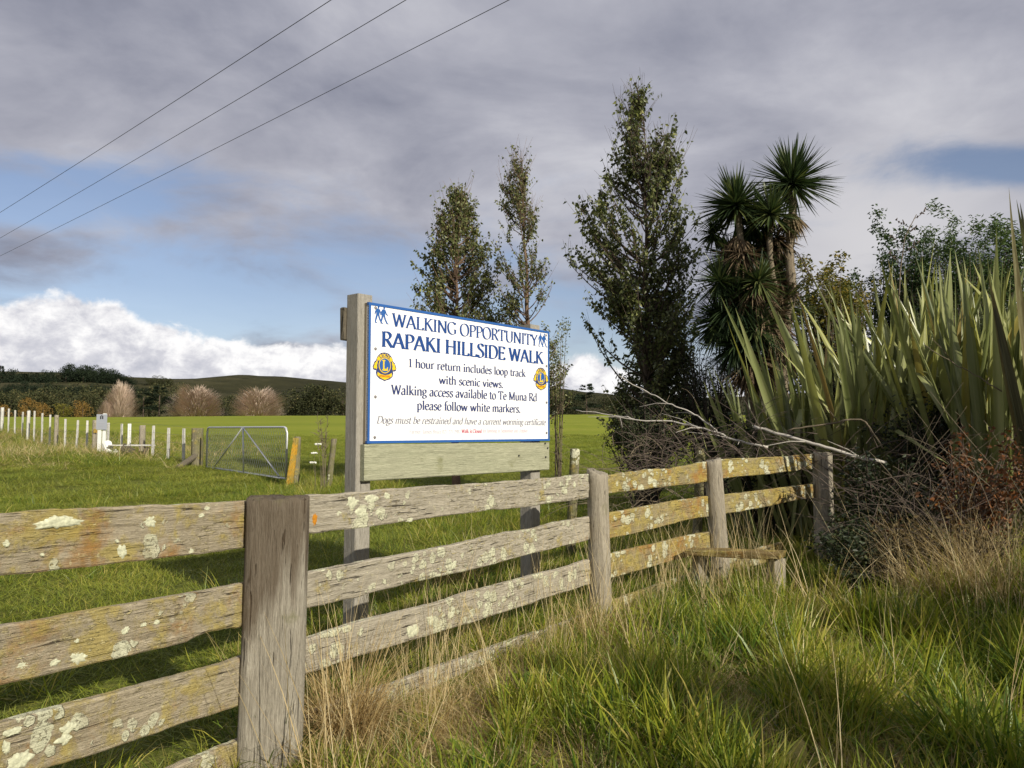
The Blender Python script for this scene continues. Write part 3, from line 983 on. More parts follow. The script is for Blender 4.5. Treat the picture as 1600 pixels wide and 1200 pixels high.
# ------------------------------------------------------------------ lettering: pen-drawn roman capitals and lower case
GL = {}
for ln in '''
A .74|L .04 0 .36 1.0|L .36 1.0 .68 0|L .17 .34 .55 .34|S .05 0 .08|S .67 0 .11
B .62|L .14 0 .14 1|C .14 .985 .36 .985 .50 .90 .50 .68 .36 .55 .14 .54|C .14 .53 .40 .52 .56 .42 .56 .14 .40 .02 .14 .015|S .09 0 .07|S .09 1 .07
C .70|C .64 .80 .52 .95 .38 1.0 .20 .92 .08 .72 .07 .42 .16 .14 .34 .0 .50 .03 .65 .18|L .645 .82 .645 .96
D .78|L .14 0 .14 1|C .14 .985 .40 .98 .60 .86 .70 .62 .69 .36 .58 .12 .38 .02 .14 .015|S .09 0 .07|S .09 1 .07
E .60|L .14 0 .14 1|L .14 .98 .52 .98|L .52 1 .53 .82|L .14 .53 .43 .53|L .43 .60 .43 .46|L .14 .02 .53 .02|L .53 0 .56 .19|S .09 0 .07|S .09 1 .07
F .56|L .14 0 .14 1|L .14 .98 .50 .98|L .50 1 .51 .82|L .14 .52 .41 .52|L .41 .60 .41 .45|S .14 0 .12|S .09 1 .07
G .76|C .66 .82 .54 .95 .40 1.0 .20 .92 .08 .72 .07 .42 .16 .14 .36 .0 .54 .03 .66 .10|L .66 .08 .66 .42|L .665 .84 .665 .97|S .64 .42 .12
H .82|L .15 0 .15 1|L .67 0 .67 1|L .15 .53 .67 .53|S .15 0 .12|S .15 1 .12|S .67 0 .12|S .67 1 .12
I .34|L .17 0 .17 1|S .17 0 .13|S .17 1 .13
J .34|C .19 1 .19 .50 .19 .10 .10 -.16 -.02 -.20|S .19 1 .13
K .72|L .15 0 .15 1|L .15 .48 .56 .98|L .28 .62 .66 .02|S .15 0 .12|S .15 1 .12|S .57 1 .11|S .66 0 .09
L .60|L .15 0 .15 1|L .15 .02 .52 .02|L .52 0 .56 .20|S .15 1 .12|S .10 0 .07
M .92|L .15 0 .15 1|L .15 .98 .46 .06|L .46 .06 .77 .98|L .77 0 .77 1|S .15 0 .10|S .11 1 .09|S .81 1 .09|S .77 0 .12
N .82|L .14 0 .14 1|L .14 .98 .68 .02|L .68 0 .68 1|S .14 0 .11|S .11 1 .09|S .68 1 .11
O .80|C .40 1.01 .20 .93 .08 .70 .08 .32 .20 .07 .40 -.01 .60 .07 .72 .30 .72 .68 .60 .93 .40 1.01
P .60|L .15 0 .15 1|C .15 .985 .38 .98 .53 .86 .54 .66 .42 .50 .26 .46 .15 .47|S .15 0 .12|S .10 1 .08
R .68|L .15 0 .15 1|C .15 .985 .38 .98 .52 .87 .53 .70 .42 .55 .26 .51 .15 .52|L .32 .52 .64 .01|S .15 0 .12|S .10 1 .08|S .65 0 .07
S .52|C .44 .84 .38 .96 .26 1.0 .12 .94 .09 .76 .18 .62 .36 .48 .46 .30 .42 .10 .26 .0 .12 .03 .07 .16|L .44 .82 .44 .97|L .07 .03 .07 .18
T .68|L .34 0 .34 1|L .05 .98 .63 .98|L .05 1 .04 .80|L .63 1 .64 .80|S .34 0 .13
U .80|C .15 1 .15 .60 .16 .24 .26 .04 .42 -.01 .58 .05 .66 .24 .67 .60 .67 1|S .15 1 .12|S .67 1 .11
W 1.02|L .08 1 .30 .0|L .30 .0 .51 .95|L .51 .95 .73 .0|L .73 .0 .95 1|S .08 1 .11|S .51 .97 .07|S .94 1 .10
Y .68|L .06 1 .34 .45|L .34 .45 .62 1|L .34 0 .34 .48|S .34 0 .13|S .07 1 .10|S .61 1 .09
a .50|C .10 .54 .18 .65 .30 .66 .37 .54 .37 .30 .37 .06 .46 .02|C .37 .38 .22 .36 .09 .27 .07 .12 .16 .0 .26 .02 .37 .12
b .56|L .13 .03 .13 1.04|C .13 .56 .26 .67 .40 .63 .49 .45 .48 .20 .37 .02 .24 -.01 .13 .06|S .09 1.04 .05
c .46|C .42 .56 .32 .66 .18 .60 .08 .42 .09 .18 .20 .01 .32 .01 .43 .12
d .58|L .44 .04 .44 1.04|C .44 .58 .32 .67 .17 .60 .07 .40 .10 .14 .22 .0 .34 .03 .44 .14|S .40 1.04 .05|S .48 .02 .06
e .48|L .10 .38 .41 .38|C .41 .38 .40 .56 .28 .66 .15 .60 .07 .42 .08 .20 .19 .02 .31 .0 .43 .12
f .32|C .38 .98 .28 1.05 .19 .98 .16 .80 .16 .40 .16 0|L .03 .64 .32 .64|S .17 0 .12
g .50|C .24 .66 .11 .60 .08 .44 .14 .30 .25 .27 .37 .32 .41 .46 .36 .60 .24 .66|L .36 .60 .48 .64|C .16 .30 .08 .18 .16 .10 .34 .06 .44 -.05 .40 -.20 .24 -.28 .10 -.23 .05 -.12 .12 .02
h .60|L .13 0 .13 1.04|C .13 .50 .24 .64 .36 .66 .45 .54 .46 .30 .46 0|S .09 1.04 .05|S .13 0 .10|S .46 0 .10
i .30|L .15 0 .15 .64|D .15 .90|S .10 .64 .06|S .15 0 .11
k .56|L .13 0 .13 1.04|L .13 .30 .42 .62|L .22 .40 .50 .02|S .09 1.04 .05|S .13 0 .10|S .43 .64 .08|S .50 0 .07
l .30|L .15 0 .15 1.04|S .10 1.04 .06|S .15 0 .11
m .90|L .13 0 .13 .64|C .13 .48 .24 .63 .35 .66 .43 .54 .44 .30 .44 0|C .44 .48 .56 .63 .66 .66 .75 .54 .76 .30 .76 0|S .08 .64 .06|S .13 0 .10|S .44 0 .10|S .76 0 .10
n .60|L .13 0 .13 .64|C .13 .48 .24 .63 .36 .66 .45 .54 .46 .30 .46 0|S .08 .64 .06|S .13 0 .10|S .46 0 .10
o .54|C .27 .67 .13 .60 .07 .40 .09 .16 .20 .0 .34 .0 .45 .16 .47 .42 .39 .60 .27 .67
p .58|L .14 -.30 .14 .64|C .14 .54 .26 .67 .41 .62 .50 .43 .47 .17 .36 .01 .24 .0 .14 .08|S .09 .64 .06|S .15 -.30 .12
r .42|L .13 0 .13 .64|C .13 .46 .22 .62 .32 .66 .39 .60|S .08 .64 .06|S .14 0 .12
s .42|C .35 .54 .28 .66 .15 .64 .09 .50 .18 .38 .32 .28 .36 .14 .26 .0 .13 .01 .07 .12
t .36|C .16 .86 .16 .50 .16 .20 .20 .03 .28 .0 .36 .06|L .03 .64 .34 .64
u .60|C .13 .64 .13 .40 .14 .14 .24 -.01 .36 .04 .46 .16|L .46 .02 .46 .64|S .09 .64 .06|S .42 .64 .06|S .50 .02 .05
v .54|L .07 .64 .27 0|L .27 0 .47 .64|S .08 .64 .08|S .47 .64 .07
w .82|L .07 .64 .24 0|L .24 0 .41 .62|L .41 .62 .58 0|L .58 0 .75 .64|S .08 .64 .08|S .75 .64 .07
y .54|L .07 .64 .27 .02|L .47 .64 .18 -.26|S .08 .64 .08|S .47 .64 .07
0 .54|C .27 .98 .13 .86 .08 .50 .13 .12 .27 .0 .41 .12 .46 .50 .41 .86 .27 .98
1 .44|L .22 0 .22 .98|L .10 .84 .22 .96|S .22 0 .13
2 .52|C .08 .76 .14 .94 .28 .98 .41 .88 .42 .68 .30 .40 .08 .04|L .08 .03 .44 .03|L .44 0 .47 .14
7 .50|L .08 .96 .46 .96|L .46 .96 .20 0|L .08 .98 .08 .82
8 .52|C .26 .98 .13 .92 .12 .74 .26 .56 .42 .40 .44 .16 .26 .0 .09 .14 .10 .38 .26 .54 .40 .70 .40 .90 .26 .98
9 .52|C .42 .62 .34 .46 .18 .46 .08 .68 .14 .92 .28 .98 .42 .84 .43 .50 .32 .14 .12 .0
. .22|D .11 .05
: .24|D .12 .05|D .12 .55
'''.strip().splitlines():
    ch = ln[0]
    parts = ln[1:].split('|')
    st_ = []
    for s in parts[1:]:
        q = s.split()
        st_.append((q[0], [float(v) for v in q[1:]]))
    GL[ch] = (float(parts[0]), st_)


def catmull(p, closed=False, n=5):
    P_ = [Vector((p[i], p[i + 1])) for i in range(0, len(p), 2)]
    o_ = []
    for i in range(len(P_) - 1):
        if closed:
            a = P_[i - 1] if i > 0 else P_[-2]
            d = P_[i + 2] if i + 2 < len(P_) else P_[1]
        else:
            a = P_[i - 1] if i > 0 else P_[0] * 2 - P_[1]
            d = P_[i + 2] if i + 2 < len(P_) else P_[-1] * 2 - P_[-2]
        b, c = P_[i], P_[i + 1]
        for k in range(n):
            t = k / n
            o_.append(0.5 * ((2 * b) + (c - a) * t + (2 * a - 5 * b + 4 * c - d) * t * t + (3 * b - a - 3 * c + d) * t ** 3))
    o_.append(P_[-1])
    return o_


def text_width(s, track=0.0, space=0.30):
    return sum((GL[c][0] if c in GL else space) + track for c in s)


def text_mesh(mb, s, x0, y0, size, width=None, thick=0.145, thin=0.045, nib=R(20), shear=0.0, track=0.0, space=0.30, z0=0.0, curve=None):
    """letters as thin inked strokes in the local XZ plane, facing -Y; x0,y0 = left end of the baseline"""
    w0 = text_width(s, track, space)
    sx = size if width is None else width / w0
    x = 0.0
    k_ = 0
    for ch in s:
        if ch not in GL:
            x += space + track
            continue
        w, strokes = GL[ch]
        for kind, p in strokes:
            k_ += 1
            lift = z0 + (k_ % 9) * 0.00007
            if kind == 'S':
                pts = [Vector((p[0] - p[2], p[1])), Vector((p[0] + p[2], p[1]))]
                hws = [thin * 0.55] * 2
                if p[1] > 0.3:
                    pts = [q - Vector((0, thin * 0.5)) for q in pts]
                else:
                    pts = [q + Vector((0, thin * 0.5)) for q in pts]
            elif kind == 'D':
                a = thick * 0.55
                pts = [Vector((p[0] - a, p[1])), Vector((p[0], p[1])), Vector((p[0] + a, p[1]))]
                hws = [a * 0.7, a, a * 0.7]
            else:
                if kind == 'L':
                    pts = [Vector((p[0], p[1])), Vector((p[2], p[3]))]
                else:
                    closed = abs(p[0] - p[-2]) < 1e-6 and abs(p[1] - p[-1]) < 1e-6
                    pts = catmull(p, closed)
                hws = []
                for i in range(len(pts)):
                    d = pts[min(i + 1, len(pts) - 1)] - pts[max(i - 1, 0)]
                    th = math.atan2(d.y, d.x)
                    hws.append((thin + (thick - thin) * abs(math.sin(th - nib)) ** 1.7) / 2)
            vs, fs = [], []
            for i, q in enumerate(pts):
                d = pts[min(i + 1, len(pts) - 1)] - pts[max(i - 1, 0)]
                d.normalize()
                nn = Vector((-d.y, d.x))
                for sgn in (-1, 1):
                    u = q + nn * (sgn * hws[i])
                    ux = x + u.x + shear * u.y
                    if curve is None:
                        X_, Z_ = x0 + ux * sx, y0 + u.y * size
                    else:
                        cx_, cz_, rad, a0 = curve
                        a = a0 - ux * sx / rad
                        X_, Z_ = cx_ + math.cos(a) * (rad + u.y * size), cz_ + math.sin(a) * (rad + u.y * size)
                    vs.append((X_, -lift, Z_))
            for i in range(len(pts) - 1):
                fs.append((2 * i, 2 * i + 2, 2 * i + 3, 2 * i + 1))
            mb.add(vs, fs)
        x += w + track


# ------------------------------------------------------------------ the information sign
SA = R(40.176)
SD = Vector((math.sin(SA), math.cos(SA), 0))
SN = Vector((math.cos(SA), -math.sin(SA), 0))    # the way it faces
SW, SH = 1.888, 0.90
STL = Vector((-0.9132, 4.857, EYE + 0.8242))
SBL = STL - Vector((0, 0, SH))
FR = Matrix((SD, -SN, Vector((0, 0, 1)))).transposed().to_4x4()   # local x along the panel, y backwards, z up
FR.translation = SBL
sg = thing('information_sign', (STL.x, STL.y, gz1(STL.x, STL.y)), 'large white walking track sign with blue border on two timber posts', 'sign')


def quad_front(mb, x0, x1, z0, z1, y):
    mb.add([(x0, y, z0), (x1, y, z0), (x1, y, z1), (x0, y, z1)], [(0, 1, 2, 3)])


def uv(px, py):
    """panel coordinates (metres from the bottom-left corner) of a mark seen on the panel"""
    d = ray(px, py)
    t = (SBL - Vector((0, 0, EYE))).dot(SN) / d.dot(SN)
    p = Vector((0, 0, EYE)) + d * t - SBL
    return p.dot(SD), p.z


mb = MB()
mb.box((SW / 2, 0.009, SH / 2), (SW, 0.018, SH))
o = obj('panel', mb, M['panel'], sg, FR)
mb = MB()
mb.box((SW / 2, 0.0285, SH / 2), (SW + 0.002, 0.021, SH - 0.004))
obj('backing', mb, M['panel_core'], sg, FR)
mb = MB()
bw = 0.017
for (c_, s) in (((SW / 2, 0.006, SH - bw / 2), (SW + 0.006, 0.018, bw)), ((SW / 2, 0.006, bw / 2), (SW + 0.006, 0.018, bw)),
                ((bw / 2, 0.006, SH / 2), (bw, 0.018, SH - 2 * bw)), ((SW - bw / 2, 0.006, SH / 2), (bw, 0.018, SH - 2 * bw))):
    mb.box((c_[0], c_[1] - 0.0005, c_[2]), s)
obj('border', mb, M['blue'], sg, FR)


def line(name, s, pl, pr, ptop_l, pbase_l, mtl, top_is=1.0, **kw):
    """pl/pr: left/right x in the photo; ptop_l/pbase_l: (x,y) of cap top and of baseline near the left"""
    u0, v1 = uv(pl, ptop_l)
    u0, v0 = uv(pl, pbase_l)
    u1, _ = uv(pr, pbase_l - 20)
    size = (v1 - v0) / top_is
    mb = MB()
    if kw.pop('single', False):      # large capitals: each letter a part
        W_ = u1 - u0
        w0 = text_width(s)
        x = u0
        for ch in s:
            cw = text_width(ch) / w0 * W_
            if ch in GL:
                mb = MB()
                text_mesh(mb, ch, x, v0, size, width=cw, z0=0.0012, **kw)
                obj('letter', mb, mtl, sg, FR)
            x += cw
        return
    text_mesh(mb, s, u0, v0, size, width=(u1 - u0), z0=0.0012, **kw)
    obj('lettering', mb, mtl, sg, FR, label=name, kind='stuff')


line('heading line of blue capitals', 'WALKING OPPORTUNITY', 612.5, 839.5, 489, 509.5, M['letter_blue'], thick=0.165, thin=0.055, single=True)
line('bolder second heading of blue capitals', 'RAPAKI HILLSIDE WALK', 595.5, 848.5, 517.5, 541.5, M['letter_blue'], thick=0.20, thin=0.065, single=True)
line('navy text on walk time', '1 hour return includes loop track', 638, 821, 559.5, 573.5, M['navy'], 1.04, thick=0.165, thin=0.065)
line('navy text on views', 'with scenic views.', 685.5, 786, 586, 599.5, M['navy'], 1.04, thick=0.165, thin=0.065)
line('navy text on road access', 'Walking access available to Te Muna Rd', 611, 839, 600.5, 616, M['navy'], 1.04, thick=0.165, thin=0.065)
line('navy text on markers', 'please follow white markers.', 651, 813, 625.5, 640, M['navy'], 1.04, thick=0.165, thin=0.065)
line('grey italic text about dogs', 'Dogs must be restrained and have a current worming certificate', 588, 852, 650, 661.5, M['grey_ink'], 1.0, shear=0.22, thick=0.15, thin=0.06)
line('small faint grey text', 'Farmer: James Bruce 027 277 2982', 639.5, 719.5, 671.3, 677.5, M['light_ink'], 1.0, thick=0.12, thin=0.05)
line('small bold red text', 'Walk is Closed', 721, 752.5, 670.8, 676.5, M['red_ink'], 1.0, thick=0.2, thin=0.08)
line('small faint red text', 'for lambing in September and October', 754, 824.5, 670.2, 675.8, M['pink_ink'], 1.0, thick=0.12, thin=0.05)
mb = MB()
u0, v1 = uv(626, 665.5)
_, v0 = uv(626, 682.5)
u1, _ = uv(845, 674)
mb.box(((u0 + u1) / 2, -0.00035, (v0 + v1) / 2), (u1 - u0, 0.0007, v1 - v0))
obj('sticker', mb, M['sticker'], sg, FR)


def poly(mb, pts, lift, th=0.0006):
    """flat cut-out shape: pts in panel metres"""
    n = len(pts)
    vs = [(p[0], -lift, p[1]) for p in pts] + [(p[0], -lift + th, p[1]) for p in pts]
    fs = [tuple(range(n))] + [(i, i + n, (i + 1) % n + n, (i + 1) % n) for i in range(n)]
    mb.add(vs, fs)


def walkers(px, py, scale):
    u, v = uv(px, py)
    mb = MB()
    k = 0
    def T_(pts, dx):
        return [(u + (x + dx) * scale, v + y * scale) for x, y in pts]
    for dx in (0.0, 0.42):
        # head, torso, legs, arms of a striding figure (unit height 1)
        hd = [(0.03 + 0.065 * math.cos(a), 0.92 + 0.08 * math.sin(a)) for a in np.linspace(0, 2 * PI, 11)[:-1]]
        torso = [(-.13, .50), (.09, .48), (.12, .62), (.14, .78), (.05, .84), (-.10, .83), (-.16, .70)]
        leg1 = [(-.13, .52), (.0, .50), (-.08, .26), (-.16, .05), (-.06, .02), (-.06, -.01), (-.24, -.01), (-.21, .22)]
        leg2 = [(-.04, .50), (.09, .49), (.16, .27), (.30, .05), (.38, .03), (.38, -.0), (.22, .0), (.06, .25)]
        arm1 = [(.08, .80), (.14, .77), (.22, .60), (.33, .52), (.30, .48), (.16, .55)]
        arm2 = [(-.10, .82), (-.04, .78), (-.16, .62), (-.20, .46), (-.26, .48), (-.24, .64)]
        for p in (hd, torso, leg1, leg2, arm1, arm2):
            k += 1
            poly(mb, T_(p, dx), 0.0012 + k * 0.00008, 0.0004)
    obj('walkers_symbol', mb, M['blue'], sg, FR)


walkers(590.5, 504.5, 0.112)
walkers(844.5, 541.5, 0.112)


def emblem(px, py, r):
    u, v = uv(px, py)
    K = lambda pts: [(u + x * r, v + y * r) for x, y in pts]
    # blue outline body: shield-like disc with two side heads and a lower banner
    def lobes(grow):
        p = []
        prof = [(0, 1.0), (.38, .94), (.66, .72), (.80, .52), (.84, .36), (1.02, .22), (1.10, .02), (1.18, -.14), (1.14, -.34), (.96, -.42), (.82, -.40), (.86, -.58), (.78, -.84), (.50, -1.05), (.18, -1.13), (0, -1.22)]
        for x, y in prof:
            p.append((x * grow, y * grow))
        return p + [(-x, y) for x, y in reversed(p[1:-1])]
    gm = MB()
    poly(gm, K(lobes(1.02)), 0.0012)
    e = obj('emblem', gm, M['navy'], sg, FR)
    gm = MB()
    top_ = [(0.93 * math.cos(a), 0.93 * math.sin(a)) for a in np.linspace(R(28), R(152), 15)] + [(0.66 * math.cos(a), 0.66 * math.sin(a)) for a in np.linspace(R(152), R(28), 15)]
    poly(gm, K(top_), 0.0022)
    ban = [(-.72, -.55), (-.74, -.80), (-.45, -.98), (0, -1.14), (.45, -.98), (.74, -.80), (.72, -.55), (.40, -.70), (0, -.76), (-.40, -.70)]
    poly(gm, K(ban), 0.0022)
    for s in (-1, 1):
        head = [(.72, .40), (.84, .30), (.90, .18), (1.02, .14), (1.02, .0), (1.12, -.16), (1.08, -.30), (.92, -.28), (.84, -.36), (.76, -.24), (.80, -.02), (.74, .12)]
        poly(gm, K([(x * s, y) for x, y in (head if s > 0 else head)][::s]), 0.0022)
    ring = [(0.62 * math.cos(a), 0.62 * math.sin(a)) for a in np.linspace(0, 2 * PI, 33)[:-1]]
    poly(gm, K(ring), 0.0024)
    # the big L stands proud of the blue disc
    poly(gm, K([(-.28, .42), (.02, .42), (.02, .34), (-.06, .32), (-.06, -.26), (.18, -.26), (.22, -.12), (.30, -.12), (.28, -.42), (-.28, -.42), (-.28, -.34), (-.20, -.32), (-.20, .32), (-.28, .34)]), 0.0042)
    obj('gold_shapes', gm, M['gold'], e, FR)
    gm = MB()
    poly(gm, K([(x * 0.89, y * 0.89) for x, y in ring]), 0.0034)
    obj('blue_disc', gm, M['blue'], e, FR)
    gm = MB()
    w_ = text_width('LIONS', 0.12)
    arc = 1.45
    text_mesh(gm, 'LIONS', 0, 0, 0.22 * r, width=0.70 * r * arc, thick=0.20, thin=0.10, track=0.12, z0=0.0032, curve=(u, v, 0.70 * r, PI / 2 + arc / 2))
    obj('lettering', gm, M['navy'], e, FR, kind='stuff')
    gm = MB()
    text_mesh(gm, 'INTERNATIONAL', u - 0.56 * r, v - 0.93 * r, 0.16 * r, width=1.12 * r, thick=0.22, thin=0.12, z0=0.0032)
    obj('lettering', gm, M['orange_ink'], e, FR, kind='stuff')


emblem(601, 571, 0.083)
emblem(845.2, 590.5, 0.083)
for (px, py) in ((586.6, 481), (586.6, 545), (586.4, 620), (585.3, 683.5), (853, 524), (853.5, 572), (853.6, 629), (853.7, 676.5)):
    u, v = uv(px, py)
    mb = MB()
    n = 10
    for k in range(1):
        vs = [(u, -0.006, v)] + [(u + 0.009 * math.cos(a), -0.0045, v + 0.009 * math.sin(a)) for a in np.linspace(0, 2 * PI, n + 1)[:-1]] + [(u + 0.011 * math.cos(a), 0.001, v + 0.011 * math.sin(a)) for a in np.linspace(0, 2 * PI, n + 1)[:-1]]
        fs = [(0, 1 + i, 1 + (i + 1) % n) for i in range(n)] + [(1 + i, 1 + n + i, 1 + n + (i + 1) % n, 1 + (i + 1) % n) for i in range(n)]
        mb.add(vs, fs)
    obj('screw', mb, M['screw'], sg, FR)
# lower board of treated pine, just proud of the panel
u_l, _ = uv(570.5, 720)
mb = plank_mesh(SW + 0.03, 0.232, 0.222, 0.040, 77, rough_top=0.001, rough_bot=0.0015, endrough=0.0)
lb = obj('lower_board', mb, M['sign_board'], sg, FR @ Matrix.Translation((-0.022, 0.020, -0.236)))
for (px, py) in ((658, 724), (811, 712), (852, 693), (856, 700), (853, 714)):
    u, v = uv(px, py)
    mb = MB()
    vs = [(u + 0.007 * math.cos(a), -0.0022, v + 0.007 * math.sin(a)) for a in np.linspace(0, 2 * PI, 9)[:-1]]
    vs += [(x, 0.004, z) for x, y, z in vs]
    mb.add(vs, [tuple(range(8))] + [(i, i + 8, (i + 1) % 8 + 8, (i + 1) % 8) for i in range(8)])
    obj('nail_hole', mb, M['black'], lb, FR)
# posts behind the panel
for (px, top_dz, lab) in ((576.5, 0.055, None), (843, 0.045, None)):
    u, _ = uv(px, 560)
    w = 0.118
    base = SBL + SD * u
    foot = gz1(base.x, base.y) - 0.25
    Lz = STL.z + top_dz - foot
    mb = MB()
    n = 14
    ch = 0.006
    sec = [(-w / 2 + ch, -w / 2), (w / 2 - ch, -w / 2), (w / 2, -w / 2 + ch), (w / 2, w / 2 - ch), (w / 2 - ch, w / 2), (-w / 2 + ch, w / 2), (-w / 2, w / 2 - ch), (-w / 2, -w / 2 + ch)]
    vs, fs = [], []
    for i in range(n + 1):
        for (x, y) in sec:
            vs.append((x, y, Lz * i / n))
    for i in range(n):
        for k in range(8):
            fs.append((i * 8 + k, i * 8 + (k + 1) % 8, (i + 1) * 8 + (k + 1) % 8, (i + 1) * 8 + k))
    fs.append(tuple(n * 8 + k for k in range(8)))
    mb.add(vs, fs)
    mw = FR.copy()
    mw.translation = base - SN * (0.041 + w / 2) 
    mw.translation.z = foot
    obj('post', mb, M['sign_post'], sg, mw)
mb = plank_mesh(SW + 0.06, 0.21, 0.21, 0.035, 78, rough_top=0.002, rough_bot=0.002)
obj('back_rail', mb, M['bark_dark'] if False else M['batten_dark'], sg, FR @ Matrix.Translation((-0.07, 0.041 + 0.118 + 0.019, SH - 0.235)))
# ------------------------------------------------------------------ far wire fence, gate, marker sign (left)
def invz(px):
    return 1.0 / (0.05 - (309 - px) * (0.05 - 0.02857) / 305.0)


wf = thing('wire_fence', tuple(at(309, 715, 20)), 'long paddock fence of pale posts and battens running away at the left', 'fence')
tops = []
for (px, pyt, w, mt_, nm) in ((4, 637, .12, 'batten', 'post'), (14.5, 638.5, .055, 'batten', 'batten'), (24.5, 641, .055, 'batten', 'batten'), (36, 643.5, .055, 'batten', 'batten'), (45, 642, .11, 'batten', 'post'),
                              (55, 642, .055, 'batten', 'batten'), (67, 645.5, .055, 'batten', 'batten'), (79, 648, .055, 'batten', 'batten'), (89, 649, .13, 'post', 'post'), (103, 654.5, .06, 'batten', 'batten'),
                              (121, 656.5, .06, 'batten', 'batten'), (137, 657, .065, 'batten', 'batten'), (149, 657, .13, 'post', 'post'), (169, 660.5, .065, 'batten', 'batten'), (191, 662, .055, 'batten', 'batten'),
                              (203, 662, .09, 'whitepaint', 'batten'), (223, 665, .15, 'post', 'post'), (240, 665, .07, 'batten', 'batten'), (264, 668.5, .07, 'batten', 'batten'), (288, 669.5, .07, 'batten', 'batten'), (309, 669.5, .26, 'post_mossy', 'strainer_post'),
                              (-8, 636, .055, 'batten', 'batten'), (-18, 635, .055, 'batten', 'batten'), (-28, 634, .13, 'batten', 'post')):
    yy = invz(px)
    p = at(px, pyt, yy)
    g0 = gz1(p.x, p.y)
    tops.append((px, p))
    if nm == 'batten':
        mb = MB()
        h = p.z - g0 - 0.03
        lean = random.uniform(-0.02, 0.02)
        mb.box((0, 0, h / 2 + 0.03), (w, 0.04, h))
        mb.v = [(x + lean * z, y, z) for x, y, z in mb.v]
        o = obj('batten', mb, M[mt_], wf, Matrix.Translation((p.x, p.y, g0)) @ Matrix.Rotation(random.uniform(-.3, .3), 4, 'Z'))
    else:
        mb = round_post_mesh(p.z - g0, w / 2, int(px) % 31 + 2, n=14, rows=10, taper=0.04, sq=0.3)
        o = obj(nm, mb, M[mt_], wf, Matrix.Translation((p.x, p.y, g0)) @ Euler((0, random.uniform(-.01, .01), 0)).to_matrix().to_4x4(), smooth=True)
for hgt in (0.12, 0.30, 0.50, 0.72, 0.95):
    mb = MB()
    pts = []
    for px in np.linspace(-40, 309, 24):
        yy = invz(px)
        q = at(px, 680, yy)
        pts.append((q.x, q.y - 0.05, gz1(q.x, q.y) + hgt))
    mb.tube(pts, 0.003, n=3)
    obj('wire', mb, M['wire'], wf)
a = at(276, 732, 19.3)
b = at(309, 710, 20.0)
mb = MB()
mb.tube([a, b], 0.075, 0.075, n=8)
obj('stay', mb, M['batten_dark'], wf)

# gate
gA = at(324, 668, 19.6)
gB = at(448.5, 667.5, 16.2)
ga0 = at(322, 731, 19.6).z
gb0 = at(445, 748, 16.2).z
gt = thing('wire_gate', (gA.x, gA.y, gz1(gA.x, gA.y)), 'galvanised farm gate with netting infill and slanting braces', 'gate')
A_, B_ = Vector((gA.x, gA.y, ga0 + 0.02)), Vector((gB.x, gB.y, gb0 + 0.0))
TA, TB = Vector((gA.x, gA.y, gA.z)), Vector((gB.x, gB.y, gB.z))
ux = (TB - TA)
mb = MB()
rr = 0.024
cor = 0.12
mb.tube([A_, TA - Vector((0, 0, cor)), TA + ux * 0.010 - Vector((0, 0, 0.02)), TA + ux * 0.03, TB - ux * 0.03, TB - ux * 0.010 - Vector((0, 0, 0.02)), TB - Vector((0, 0, cor)), B_], rr, n=8)
mb.tube([A_, B_], rr, n=8)
obj('frame', mb, M['galv'], gt, smooth=True)
P_ = lambda u, v: (A_.lerp(B_, u)).lerp(TA.lerp(TB, u), v)
for (u0, v0, u1, v1) in ((0.52, 0.0, 0.50, 1.0), (0.50, 1.0, 0.12, 0.03), (0.50, 1.0, 0.93, 0.03)):
    mb = MB()
    mb.tube([P_(u0, v0) + Vector((0, -0.03, 0)), P_(u1, v1) + Vector((0, -0.03, 0))], 0.017, n=7)
    obj('brace', mb, M['galv'], gt, smooth=True)
mb = MB()
Lg, Hg = ux.length, 1.12
for k in range(-12, 52):
    for s in (1, -1):
        # diagonal wires clipped to the frame
        x0 = k * 0.115
        pts = []
        for j in range(0, 9):
            v_ = j / 8
            x_ = (x0 + s * v_ * 0.65) / Lg
            if 0.0 <= x_ <= 1.0:
                pts.append(P_(x_, v_) + Vector((0, 0.004 * s, 0)))
        if len(pts) > 1:
            mb.tube(pts, 0.0042, n=3, caps=False)
ms = obj('netting', mb, M['batten'], gt, kind='stuff')
# latch-side posts: orange lichened leaning board + old post
p = at(463, 683, 16.0)
g0 = gz1(p.x, p.y)
mb = round_post_mesh(p.z - g0, 0.075, 21, n=16, rows=10)
o = obj('gate_post', mb, M['post_mossy'], None, Matrix.Translation((p.x, p.y, g0)) @ Euler((0, 0.03, 0)).to_matrix().to_4x4(), smooth=True)
setp(o, 'old round post at the latch end of the netting gate', 'post')
mb = MB()
h = at(459, 684, 15.85).z - gz1(at(450, 748, 15.85).x, 15.85)
mb.box((0, 0, h / 2), (0.14, 0.05, h))
mb.v = [(x * (1 - 0.3 * (z / h)), y, z) for x, y, z in mb.v]
q = at(452, 748, 15.85)
o = obj('leaning_board', mb, M['orange_wood'], None, Matrix.Translation((q.x, q.y, gz1(q.x, q.y))) @ Euler((0, 0.13, 0)).to_matrix().to_4x4())
setp(o, 'short bright orange-yellow lichened board leaning beside the gate latch post', 'board')
p = at(514, 686, 15.0)
g0 = gz1(p.x, p.y)
mb = round_post_mesh(p.z - g0, 0.06, 22, n=14, rows=8)
o = obj('short_post', mb, M['post_mossy'], None, Matrix.Translation((p.x, p.y, g0)) @ Euler((0, 0.10, 0)).to_matrix().to_4x4(), smooth=True)
setp(o, 'short dark post in weeds between the gate and the big sign', 'post')
